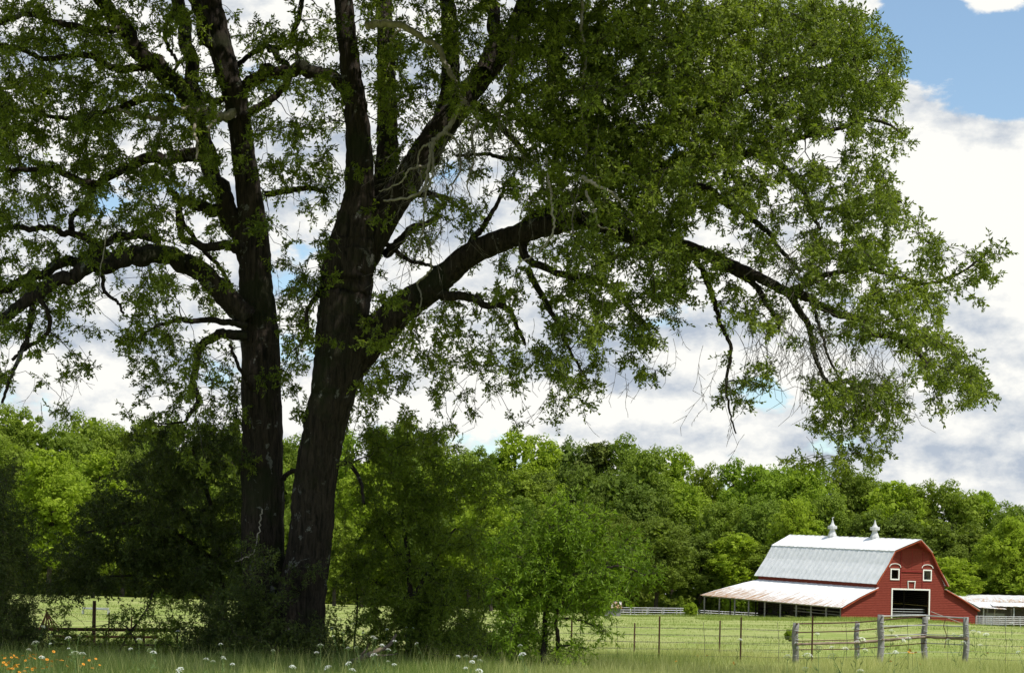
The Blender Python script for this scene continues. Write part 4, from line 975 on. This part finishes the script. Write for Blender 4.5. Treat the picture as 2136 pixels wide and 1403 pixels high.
    # hipped lean-to round the back
    a = bp(-10.35, LEN + 5.3, 1.22); b_ = bp(10.35, LEN + 5.3, 1.22); panel(root, 'rear_lean_to_roof', 'roof_rusty', (a, b_, bp(4.95, LEN - .2, 3.62), bp(-4.95, LEN - .2, 3.62)), 60, 6, 4, .025, wear=(.2, 1))
    # posts of the open lean-to, edge beam and rear rails
    ts = [.25, 3.0, 5.9, 8.8, 12.0, 15.2, 18.6, 21.6, 25.0, 28.4]
    for t in ts:
        m = MB(); p = bp(-10.0, t, 0); g = float(gz(p.x, p.y)) - .3; m.beam((p.x, p.y, g), tuple(bp(-10.0, t, 1.14)), .16); m.build('post', M['pole_grey'], root)
    for t in (26.0,):
        for s in (-6, -2, 2, 6):
            m = MB(); p = bp(s, t + 2.4, 0); m.beam((p.x, p.y, float(gz(p.x, p.y)) - .3), tuple(bp(s, t + 2.4, 1.2)), .16); m.build('post', M['dark_wood'], root)
    m = MB(); m.beam(bp(-10.05, .1, 1.14), bp(-10.05, 28.8, 1.14), .08, .14); m.build('eave_beam', M['pole_grey'], root)
    m = MB()
    for z in (.2, .55): m.beam(bp(-8.0, 1, z), bp(-8.0, 12, z), .05, .1)
    m.build('feed_rail', M['pole_grey'], root)
    # right lean-to side wall
    m = MB(); z = -1.8
    while z < 1.1: m.beam(bp(10.05, .1, z + .1), bp(10.05, LEN + 4, z + .1), .04, .19); z += .2
    m.build('side_wall', M['red'], root)
    # gate across the door
    for z in (.55, .85, 1.15):
        m = MB(); m.tube([bp(-2.75, .6, z), bp(2.6, .6, z)], .035, 6); m.build('gate_rail', M['galv'], root)
    # brace pole leaning at the door
    m = MB(); m.tube([bp(2.9, -.2, .95), bp(5.9, -2.6, -.35)], .05, 6); m.build('brace_pole', M['pole_grey'], root)
    # roof ventilators
    for t in (15.2, 6.9):
        v = MB()
        def ring(prof_, mb, c, n=8, rot=.39):
            mb_pts = len(mb.v)
            for (rr, zz) in prof_:
                for k in range(n): a = 2 * math.pi * k / n + rot; mb.v.append(tuple(c + ES * (rr * .86 * math.cos(a)) + ER * (rr * .86 * math.sin(a)) + Vector((0, 0, zz * .92))))
            for i in range(len(prof_) - 1):
                for k in range(n): mb.f.append((mb_pts + i * n + k, mb_pts + i * n + (k + 1) % n, mb_pts + (i + 1) * n + (k + 1) % n, mb_pts + (i + 1) * n + k))
            mb.f.append(tuple(mb_pts + (len(prof_) - 1) * n + k for k in range(n)))
        c = bp(0, t, 9.15); ring([(.66, -.1), (.66, .34), (.52, .66), (.38, 1.0), (.36, 1.24)], v, c, 8); vo = v.build('ventilator', M['vent'], root)
        v = MB(); ring([(.36, 1.24), (.66, 1.26), (.68, 1.30), (.68, 1.62), (.64, 1.66)], v, c, 10); v.build('ventilator_cap', M['vent'], vo)
        v = MB(); ring([(.44, 1.66), (.30, 1.84), (.20, 2.02), (.12, 2.32), (.02, 2.62)], v, c, 10); v.build('ventilator_cone', M['vent'], vo)
        if t > 10:
            v = MB(); v.tube([c + Vector((0, 0, 2.3)), c + Vector((0, 0, 2.6))], .03, 5); v.tube([c + Vector((-.08, 0, 2.5)), c + Vector((.18, 0, 2.6))], .05, 5); v.build('finial', M['vent'], vo)
barn()

# ------------------------------------------------------------------ sheds right of the barn
def px_beam(m, p, q, Y, w, h=None):
    Y2 = Y if not isinstance(Y, tuple) else Y[1]; Y1 = Y if not isinstance(Y, tuple) else Y[0]
    m.beam(W(p[0], p[1], Y1), W(q[0], q[1], Y2), w, h)
def sheds():
    # long low shed with a tin roof
    base = W(2080, 1298, 252); r = empty('long_shed', (base.x, base.y, float(gz(base.x, 252))), 'long low open shed with grey tin roof behind the barn, farther of two', 'shed')
    def roof(root, a, b, c, d, mat='roof_old'): return panel(root, 'roof', mat, (a, b, c, d), 60, 4, 3, .03, wear=(.2, 1.0))
    roof(r, W(1990, 1253, 248), W(2400, 1261, 246), W(2400, 1247, 256), W(1978, 1238, 258))
    for x in (2010, 2060, 2110, 2160, 2220, 2280, 2350):
        m = MB(); p = W(x, 1255, 249); m.beam((p.x, p.y, float(gz(p.x, p.y)) - .3), tuple(W(x, 1254 + (x - 2010) * .02, 249)), .15); m.build('post', M['pole_grey'], r)
    m = MB(); p = W(1995, 1300, 257); q = W(2400, 1300, 257); 
    m.beam((p.x, 257, .5), (q.x, 257, .5), .06, 2.4); m.build('rear_wall', M['pole_grey'], r)
    # front shed, rustier and lower
    base = W(2090, 1300, 243); r = empty('front_shed', (base.x, base.y, float(gz(base.x, 243))), 'lower rusty roofed shed in front, right of the barn wall', 'shed')
    roof(r, W(2042, 1266, 238), W(2100, 1270, 238), W(2068, 1255, 245), W(2018, 1253, 245), 'roof_rusty')
    roof(r, W(2072, 1263, 239), W(2400, 1272, 238), W(2400, 1262, 246), W(2058, 1255, 246), 'roof_rusty')
    for x in (2052, 2075, 2115, 2150, 2210, 2280):
        m = MB(); p = W(x, 1266, 239.2); m.beam((p.x, p.y, float(gz(p.x, p.y)) - .3), (p.x, p.y, p.z - .03), .13); m.build('post', M['galv'] if x != 2075 else M['pole_grey'], r)
    m = MB(); a = W(2056, 1290, 244.5); b = W(2096, 1290, 244.5); m.beam((a.x, 244.5, -.1), (b.x, 244.5, -.1), .05, 1.9); m.build('side_panel', M['galv'], r)
    m = MB(); px_beam(m, (2058, 1266), (2300, 1272), 239.3, .1, .14); m.build('eave_beam', M['rust'], r)
    # little shack behind the round bush
    c = W(1268, 1282, 228); r = empty('shack', (c.x, 228, float(gz(c.x, 228))), 'tiny grey shack with reddish tin roof, mostly hidden by the round bush', 'shed')
    g = r.location; m = MB(); w, d, h = 1.4, 1.3, .95
    for (sx, sy, ex, ey) in ((-w, -d, w, -d), (w, -d, w, d), (w, d, -w, d), (-w, d, -w, -d)):
        a, b = g + Vector((sx, sy, h / 2 - .1)), g + Vector((ex, ey, h / 2 - .1)); m.beam(a, b, .06, h + .2)
    m.build('wall', M['post'], r)
    panel(r, 'roof', 'roof_old', (g + Vector((-w - .2, -d - .2, h)), g + Vector((w + .2, -d - .2, h)), g + Vector((w + .2, 0, h + .75)), g + Vector((-w - .2, 0, h + .75))), 12, 3, 3, .02, wear=(.8, 1.3))
    panel(r, 'roof', 'roof_old', (g + Vector((-w - .2, d + .2, h)), g + Vector((w + .2, d + .2, h)), g + Vector((w + .2, .02, h + .75)), g + Vector((-w - .2, .02, h + .75))), 12, 3, 3, .02, wear=(.8, 1.3))
sheds()

# ------------------------------------------------------------------ corrals of galvanised pipe
def corral(label, x0, x1, ytop0, ytop1, Y0, Y1, nposts, rails, hpx, group=None, mat='galv', uprights=0):
    a = W(x0, ytop0, Y0); r = empty('corral_fence', (a.x, a.y, float(gz(a.x, a.y))), label, 'fence', group)
    for i in range(nposts):
        f = i / (nposts - 1); p = W(x0 + (x1 - x0) * f, ytop0 + (ytop1 - ytop0) * f, Y0 + (Y1 - Y0) * f)
        m = MB(); m.tube([(p.x, p.y, float(gz(p.x, p.y)) - .3), (p.x, p.y, p.z + .05)], .07, 6); m.build('post', M[mat], r)
    for j in range(rails):
        dz = hpx * j / max(rails - 1, 1)
        m = MB(); m.tube([W(x0, ytop0 + dz, Y0 - .08), W(x1, ytop1 + dz, Y1 - .08)], .032, 6); m.build('rail', M[mat], r)
    for i in range(uprights):
        f = (i + .5) / uprights; m = MB(); X = x0 + (x1 - x0) * f; yt = ytop0 + (ytop1 - ytop0) * f; YY = Y0 + (Y1 - Y0) * f - .12
        m.tube([W(X, yt, YY), W(X, yt + hpx, YY)], .035, 5); m.build('upright', M[mat], r)
    return r
corral('galvanised pipe corral panels at the wood edge, from the shack to the bright bush', 1280, 1455, 1266, 1268, 238, 240, 6, 4, 14, uprights=6)
corral('second row of dull pipe rails close behind the corral panels', 1300, 1460, 1271, 1271, 246, 246, 5, 3, 11, mat='pole_grey', uprights=5)
corral('pipe rails running behind the posts of the barn lean-to', 1460, 1600, 1272, 1279, 250, 252, 7, 3, 9, uprights=4)
corral('light pipe panels below the sheds, right of the red barn wall', 2036, 2160, 1284, 1286, 226, 228, 5, 5, 16, uprights=9)
corral('second row of pipe panels close behind the panels below the sheds', 2050, 2180, 1287, 1289, 233, 234, 5, 4, 12, mat='pole_grey', uprights=6)
def corral_weeds():
    n = 5200; xx = rng.uniform(1270, 1620, n); P = Wn(xx, 1283 + 0 * xx, 237.0); X = P[:, 0]; Y = 236 + rng.uniform(-2, 3, n)
    blades('corral_weeds', X, Y, rng.uniform(.15, .5, n), rng.uniform(.03, .07, n), M['fgrass'], rng.random(n), 1, .5)
corral_weeds()

# ------------------------------------------------------------------ wire fences
def t_post(root, x, ytop, Y, mat='rust', w=.055, h=None):
    p = W(x, ytop, Y); z0 = float(gz(p.x, Y)) - .3; m = MB()
    m.beam((p.x, p.y, z0), (p.x + rnd.uniform(-.02, .02), p.y, p.z), w, .012); m.beam((p.x, p.y - .02, z0), (p.x, p.y - .02, p.z - .01), .012, .045)
    z = z0 + .4
    while z < p.z - .05: m.beam((p.x - .012, p.y - .048, z), (p.x + .012, p.y - .048, z), .016, .02); z += .08
    return m.build('t_post', M[mat], root)
def strand(root, x0, y0, x1, y1, Y, wob=.015, r=.0042, barbs=True):
    a, b = W(x0, y0, Y), W(x1, y1, Y); n = max(6, int((b - a).length / .5)); m = MB(); pts = []
    for i in range(n + 1):
        t = i / n; p = a.lerp(b, t); p.z += rnd.gauss(0, wob * .35) - .02 * math.sin(math.pi * ((t * 6) % 1)); pts.append(p)
    m.tube(pts, r, 4)
    if barbs:
        L = (b - a).length; k = int(L / .16)
        for i in range(k):
            t = (i + .5) / k; f = t * n; j = min(int(f), n - 1); p = pts[j].lerp(pts[j + 1], f - j)
            m.beam(p + Vector((-.012, 0, -.016)), p + Vector((.012, 0, .016)), .006)
    return m.build('wire_strand', M['wire'], root)
def fences():
    r = empty('barbed_wire_fence', tuple(W(1376, 1390, 53)), 'nearer barbed wire fence with tall rusty steel posts and thin wire stays', 'fence'); r.location.z = 0
    for (x, yt) in [(1193, 1288), (1376, 1284), (1546, 1286), (1695, 1283)]: t_post(r, x, yt, 53, w=.075)
    for k in range(6):
        dz = 23 + k * 14.5
        strand(r, 1000, 1282 + dz - 4, 1664, 1289 + dz, 53)
        strand(r, 2018, 1291 + dz, 2300, 1300 + dz, 53)
    for x in (1286, 1467, 1622, 1764, 1892, 1975, 2096):
        m = MB(); m.tube([W(x, 1297, 52.95), W(x + 3, 1340, 52.97), W(x + 1, 1386, 52.95)], .006, 5); m.build('wire_stay', M['wire'], r)
    r2 = empty('barbed_wire_fence', tuple(W(1324, 1385, 58)), 'farther barbed wire fence with shorter thin steel posts', 'fence'); r2.location.z = 0
    for (x, yt) in [(1324, 1298), (1502, 1293), (228, 1276), (275, 1285), (30, 1270)]: t_post(r2, x, yt, 58, w=.05)
    for k in range(5):
        dz = 14 + k * 15
        strand(r2, 900, 1284 + dz, 1664, 1300 + dz, 58); strand(r2, -80, 1262 + dz, 620, 1270 + dz, 58)
    m = MB(); p = W(197, 1252, 54); m.tube([(p.x, 54, -.3), (p.x, 54, p.z)], [.06, .05], 8); m.build('corner_post', M['rust'], r2)
    # corner of grey posts, logs and pipe
    r3 = empty('post_and_rail_fence', tuple(W(1838, 1375, 54)), 'grey wooden corner posts with log rails and thin pipes before the barn', 'fence'); r3.location.z = 0
    PO = {'a': (1660, 1298, 53.5, .088), 'b': (1788, 1295, 57, .075), 'c': (1838, 1281, 53, .092), 'd': (1929, 1281, 57.5, .09), 'e': (2016, 1286, 56, .085)}
    top = {}
    for k, (x, yt, Y, rad) in PO.items():
        p = W(x, yt, Y); top[k] = p; m = MB(); n = 7; ph = rnd.uniform(0, 6)
        m.tube([(p.x + .02 * math.sin(i * 1.3 + ph), p.y, -.3 + (p.z + .3) * i / n) for i in range(n + 1)], [rad * (1.08 - .12 * i / n) * (1 + rnd.uniform(-.04, .04)) for i in range(n + 1)], 12)
        o = m.build('wood_post', M['post'], r3)
        for p_ in o.data.polygons: p_.use_smooth = len(p_.vertices) == 4
        for yy in (16, 34, 52, 68):
            m = MB(); q = W(x, yt + yy, Y); cc = [(q.x + math.cos(a) * rad * 1.04, q.y + math.sin(a) * rad * 1.04, q.z + .01 * math.sin(a * 2)) for a in np.linspace(0, 6.283, 13)]
            m.tube(cc, .006, 4); m.build('wire_wrap', M['galv'], o)
    def pipe(a, ya, b, yb, rad, mat, name='pipe_rail', off=-.12):
        A = W(PO[a][0], ya, PO[a][2]) + Vector((0, off, 0)); Bq = W(PO[b][0], yb, PO[b][2]) + Vector((0, off, 0)); m = MB()
        rad = rad * (1.2 if name == 'pipe_rail' else 1.0); n = 8; m.tube([A.lerp(Bq, i / n) + Vector((0, 0, rnd.gauss(0, rad * .10))) for i in range(n + 1)], [rad * rnd.uniform(.9, 1.1) for _ in range(n + 1)] if name == 'log_rail' else rad, 8); m.build(name, M[mat], r3)
    pipe('a', 1300, 'b', 1297, .017, 'rust'); pipe('b', 1297, 'd', 1284, .017, 'rust'); pipe('c', 1284, 'd', 1282, .015, 'galv', off=-.14); pipe('d', 1283, 'e', 1288, .017, 'galv')
    pipe('a', 1318, 'b', 1315, .014, 'rust'); pipe('b', 1314, 'd', 1301, .015, 'rust'); pipe('d', 1302, 'e', 1306, .013, 'galv'); pipe('c', 1305, 'd', 1303, .013, 'galv')
    pipe('a', 1336, 'b', 1333, .010, 'rust'); pipe('b', 1332, 'd', 1320, .010, 'rust'); pipe('d', 1322, 'e', 1325, .010, 'galv'); pipe('c', 1324, 'd', 1322, .010, 'galv')
    pipe('a', 1342, 'b', 1339, .036, 'log', 'log_rail'); pipe('b', 1339, 'd', 1326, .042, 'log', 'log_rail'); pipe('d', 1327, 'e', 1331, .044, 'log', 'log_rail'); pipe('c', 1333, 'd', 1327, .026, 'log', 'log_rail', -.16)
    pipe('a', 1354, 'b', 1352, .012, 'rust'); pipe('b', 1352, 'd', 1340, .012, 'rust'); pipe('d', 1340, 'e', 1344, .012, 'galv')
    pipe('c', 1362, 'd', 1358, .006, 'galv'); pipe('d', 1358, 'e', 1360, .006, 'galv'); pipe('a', 1372, 'c', 1367, .006, 'wire')
    m = MB(); pts = [W(1972, 1290, 56), W(1968, 1305, 56), W(1975, 1325, 56), W(1970, 1350, 56)]; m.tube(pts, .012, 5); m.build('brace_wire', M['rust'], r3)
fences()

def left_meadow():
    # old rusty pipe gate lying low in the grass
    r = empty('rusty_gate', tuple(W(200, 1345, 51)), 'long rusty pipe gate low in the shade across the meadow gap', 'gate'); r.location.z = 0
    for (y0, y1, rad, mt, x0, x1) in ((1311, 1314, .042, 'rust', 60, 372), (1309, 1311, .02, 'rust_pale', 60, 372), (1326, 1328, .035, 'rust_pale', 110, 330), (1342, 1345, .03, 'rust', 110, 330)):
        m = MB(); m.tube([W(x0, y0, 51), W(x1, y1, 51)], rad, 8); m.build('gate_rail', M[mt], r)
    for x in (62, 140, 222, 300, 370):
        m = MB(); m.tube([W(x, 1311, 51.05), W(x, 1372, 51.05)], .028, 6); m.build('gate_upright', M['rust'], r)
    # fan of rusty rods
    r = empty('rod_pile', tuple(W(100, 1312, 50)), 'fan of orange rusty rods leaning together left of the meadow gap', 'scrap'); r.location.z = 0
    for i in range(11):
        a = W(98 + rnd.uniform(-4, 6), 1274 + rnd.uniform(-4, 6), 50 + rnd.uniform(-.1, .1)); b = W(78 + i * 5 + rnd.uniform(-2, 2), 1316, 50 + rnd.uniform(-.3, .3)); b.z = min(b.z, a.z - .4)
        m = MB(); m.tube([a, b], .016, 5); m.build('rod', M['rust_pale'], r)
    # pale trough far out in the left meadow
    c = W(200, 1268, 120); g = Vector((c.x, 120, float(gz(c.x, 120)))); r = empty('water_trough', tuple(g), 'long pale trough lying in the left meadow behind the fence posts', 'trough')
    z = c.z; m = MB(); L = .75
    for (x0, y0, x1, y1) in ((-L, -.25, L, -.25), (L, -.25, L, .25), (L, .25, -L, .25), (-L, .25, -L, -.25)): m.beam((c.x + x0, 120 + y0, z), (c.x + x1, 120 + y1, z), .04, .10)
    m.beam((c.x - L, 120, z - .03), (c.x + L, 120, z - .08), .46, .04); m.build('basin', M['galv'], r)
    for s in (-.8, .8):
        m = MB(); m.beam((c.x + s, 119.8, g.z - .2), (c.x + s, 119.8, z - .1), .06); m.beam((c.x + s, 120.2, g.z - .2), (c.x + s, 120.2, z - .1), .06); m.build('leg', M['galv'], r)
left_meadow()

# ------------------------------------------------------------------ wild flowers
def flower_meshes():
    u = MB(); g = random.Random(2)
    for i in range(46):
        a = g.uniform(0, 6.28); q = g.random() ** .5; x, y = math.cos(a) * q * .075, math.sin(a) * q * .075; z = .048 * (1 - (q ** 2)) + g.uniform(-.003, .003); s = g.uniform(.007, .012)
        n = 5; b = len(u.v); u.v.append((x, y, z + .004))
        for k in range(n): u.v.append((x + math.cos(k * 1.2566 + a) * s, y + math.sin(k * 1.2566 + a) * s, z))
        for k in range(n): u.f.append((b, b + 1 + k, b + 1 + (k + 1) % n))
    um = bpy.data.meshes.new('umbel'); um.from_pydata(u.v, [], u.f); um.materials.append(M['umbel'])
    s = MB(); s.tube([(0, 0, -1.0), (.02, 0, -.6), (-.01, 0, -.3), (0, 0, -.06)], .0045, 5)
    for k in range(12): a = k * .5236; s.tube([(0, 0, -.06), (math.cos(a) * .045, math.sin(a) * .045, -.012), (math.cos(a) * .062, math.sin(a) * .062, .006)], .0018, 3, False)
    for (z, a) in ((-.35, .5), (-.55, 2.6), (-.75, 4.4)):
        for j in range(6): s.tube([(0, 0, z), (math.cos(a + j * .18) * .08, math.sin(a + j * .18) * .08, z + .05 + j * .012)], .0025, 3, False)
    sm = bpy.data.meshes.new('stem'); sm.from_pydata(s.v, [], s.f); sm.materials.append(M['stem'])
    p = MB()
    for k in range(8):
        a = k * .7854; c, d = math.cos(a), math.sin(a); e, f = -d, c
        p.add([(c * .006, d * .006, 0), (c * .022 + e * .009, d * .022 + f * .009, .004), (c * .034 + e * .006, d * .034 + f * .006, .0), (c * .034 - e * .006, d * .034 - f * .006, .0), (c * .022 - e * .009, d * .022 - f * .009, .004)], [(0, 1, 2, 3, 4)])
    pm = bpy.data.meshes.new('petals'); pm.from_pydata(p.v, [], p.f); pm.materials.append(M['yellow'])
    e = MB(); e.tube([(0, 0, -.003), (0, 0, .004), (0, 0, .009)], [.009, .008, .003], 7); em = bpy.data.meshes.new('flower_eye'); em.from_pydata(e.v, [], e.f); em.materials.append(M['flower_eye'])
    s2 = MB(); s2.tube([(0, 0, -.8), (.015, 0, -.4), (0, 0, 0)], .003, 4); s2.tube([(.01, 0, -.4), (.06, .02, -.3)], .002, 3, False); s2.tube([(.01, 0, -.5), (-.06, .02, -.38)], .002, 3, False)
    s2m = bpy.data.meshes.new('stem'); s2m.from_pydata(s2.v, [], s2.f); s2m.materials.append(M['stem'])
    return um, sm, pm, em, s2m
def flowers():
    um, sm, pm, em, s2m = flower_meshes(); r = random.Random(9)
    def put(name, meshes, px, py, z, scale, label, cat, group, tilt=.25, forceY=None):
        a, b = raydir(px, py); Y = forceY or max(19, min((z - CAMH) / b if b < -1e-4 else 45, 60)); p = W(px, py, Y)
        o = bpy.data.objects.new(name, None); COL.objects.link(o); o.location = p; o.rotation_euler = (r.gauss(0, tilt), r.gauss(0, tilt), r.uniform(0, 6.28)); o.scale = (scale,) * 3
        tag(o, label, cat, group)
        for nm, me in meshes:
            c = bpy.data.objects.new(nm, me); COL.objects.link(c); c.parent = o
    U = (('umbel', um), ('stem', sm)); Yl = (('petals', pm), ('flower_eye', em), ('stem', s2m))
    L = [(90, 1307, 1), (74, 1341, 1), (60, 1356, .85), (87, 1371, .8), (106, 1325, .5), (142, 1331, 1), (165, 1326, .9), (157, 1364, 1.05), (172, 1364, .95), (371, 1316, .8), (290, 1334, 1), (325, 1335, .6), (312, 1355, .8), (320, 1361, .8), (375, 1397, .9), (272, 1353, .6), (105, 1342, .4), (143, 1352, .4), (460, 1343, .6), (465, 1371, .7), (570, 1357, .7), (430, 1375, .7), (445, 1380, .7), (467, 1374, .6), (485, 1385, .5)]
    for (x, y, s) in L: put('umbel_flower', U, x, y, r.uniform(.82, .98), s * .72 * r.uniform(.85, 1.05), 'white umbel flower in the shade left of the oak trunks', 'wildflower', 'white umbel flowers in the shade left of the oak')
    L = [(708, 1288, .8), (693, 1307, .9), (692, 1311, .7), (737, 1301, 1.2), (745, 1287, .7), (764, 1283, .8), (797, 1300, .8), (807, 1312, .8), (862, 1297, 1), (848, 1308, .8), (866, 1303, .6), (716, 1320, .7), (758, 1320, .9), (778, 1329, 1), (783, 1332, .8), (668, 1346, 1), (726, 1352, .9), (743, 1350, .7), (797, 1346, .9), (823, 1337, .9), (810, 1355, .7), (780, 1367, 1), (660, 1361, .7), (727, 1384, .8), (610, 1391, .9), (684, 1393, .8), (735, 1398, .7), (869, 1342, .7), (822, 1386, .6), (809, 1380, .6), (695, 1326, .5), (956, 1369, .7), (973, 1369, .7), (991, 1370, .8), (1001, 1378, .7), (985, 1380, .7), (1000, 1399, .9), (971, 1393, .5), (1085, 1347, .9), (1090, 1365, 1.1), (862, 1309, .6)]
    for (x, y, s) in L: put('umbel_flower', U, x, y, r.uniform(.82, .98), s * .72 * r.uniform(.85, 1.05), 'white umbel flower on a thin stem right of the oak trunks', 'wildflower', 'white umbel flowers right of the oak')
    put('umbel_flower', U, 1544, 1334, .9, .95, 'single white umbel flower in front of the tall rusty steel post', 'wildflower', None, .1, 51)
    L = [(1705, 1322, .8), (1673, 1327, .5), (1661, 1340, .5), (1780, 1310, .7), (1830, 1319, .9), (1860, 1316, .8), (1870, 1327, .6), (1895, 1331, .6), (1798, 1334, .8), (1788, 1338, .6), (1707, 1353, .8), (1735, 1350, .6), (1763, 1353, .6), (1805, 1356, .6), (1685, 1368, .7), (1643, 1370, .6), (1735, 1368, .6), (2006, 1326, .8), (2008, 1311, .6), (2030, 1317, 1.1), (2042, 1318, .6), (2057, 1323, .9), (2045, 1345, .5), (1977, 1335, .7), (1990, 1323, .6), (2010, 1340, .6), (2110, 1300, .7), (2124, 1360, .5), (1680, 1395, .5), (1795, 1399, .5), (1868, 1360, .5), (1663, 1328, .6), (1884, 1335, .5)]
    for (x, y, s) in L: put('umbel_flower', U, x, y, r.uniform(.70, .95), s * r.uniform(.85, 1.1) * 1.45, 'white umbel flower in the sunny grass by the grey corner posts', 'wildflower', 'white umbel flowers by the corner posts')
    for i in range(46):
        x = abs(r.gauss(0, 42)) + r.uniform(0, 12); y = 1362 + r.random() ** .8 * 42
        put('coreopsis_flower', Yl, x, y, r.uniform(.72, .9), r.uniform(.42, .68), 'orange yellow daisy in the cluster at the bottom left corner', 'wildflower', 'orange yellow daisies in the bottom left corner', .5)
    for (x, y) in [(112, 1358), (125, 1376), (130, 1376), (108, 1378), (118, 1375), (200, 1373), (208, 1386), (193, 1392), (168, 1388), (140, 1388), (142, 1369), (98, 1390), (108, 1388), (174, 1384), (186, 1376), (75, 1365), (65, 1369), (175, 1370)]:
        put('coreopsis_flower', Yl, x, y, r.uniform(.72, .9), r.uniform(.42, .7), 'orange yellow daisy in the shady grass beyond the bottom left cluster', 'wildflower', 'scattered orange yellow daisies left of the oak', .5)
    for (x, y) in [(1898, 1355), (1903, 1361), (1910, 1360), (1900, 1357), (1896, 1359)]:
        put('coreopsis_flower', Yl, x, y, .85, .9, 'yellow daisy in the clump in front of the log rails', 'wildflower', 'yellow daisies in front of the log rails', .5)
    for (x, y) in [(1858, 1378), (2131, 1350), (1920, 1384), (1410, 1378), (1532, 1384), (1455, 1367), (1475, 1366), (1530, 1381), (1690, 1390), (2060, 1361), (2030, 1355)]:
        put('coreopsis_flower', Yl, x, y, .8, .6, 'lone small yellow daisy in the sunny grass near the fence', 'wildflower', 'lone yellow daisies in the sunny grass', .5)
flowers()
print('objects', len(bpy.data.objects))
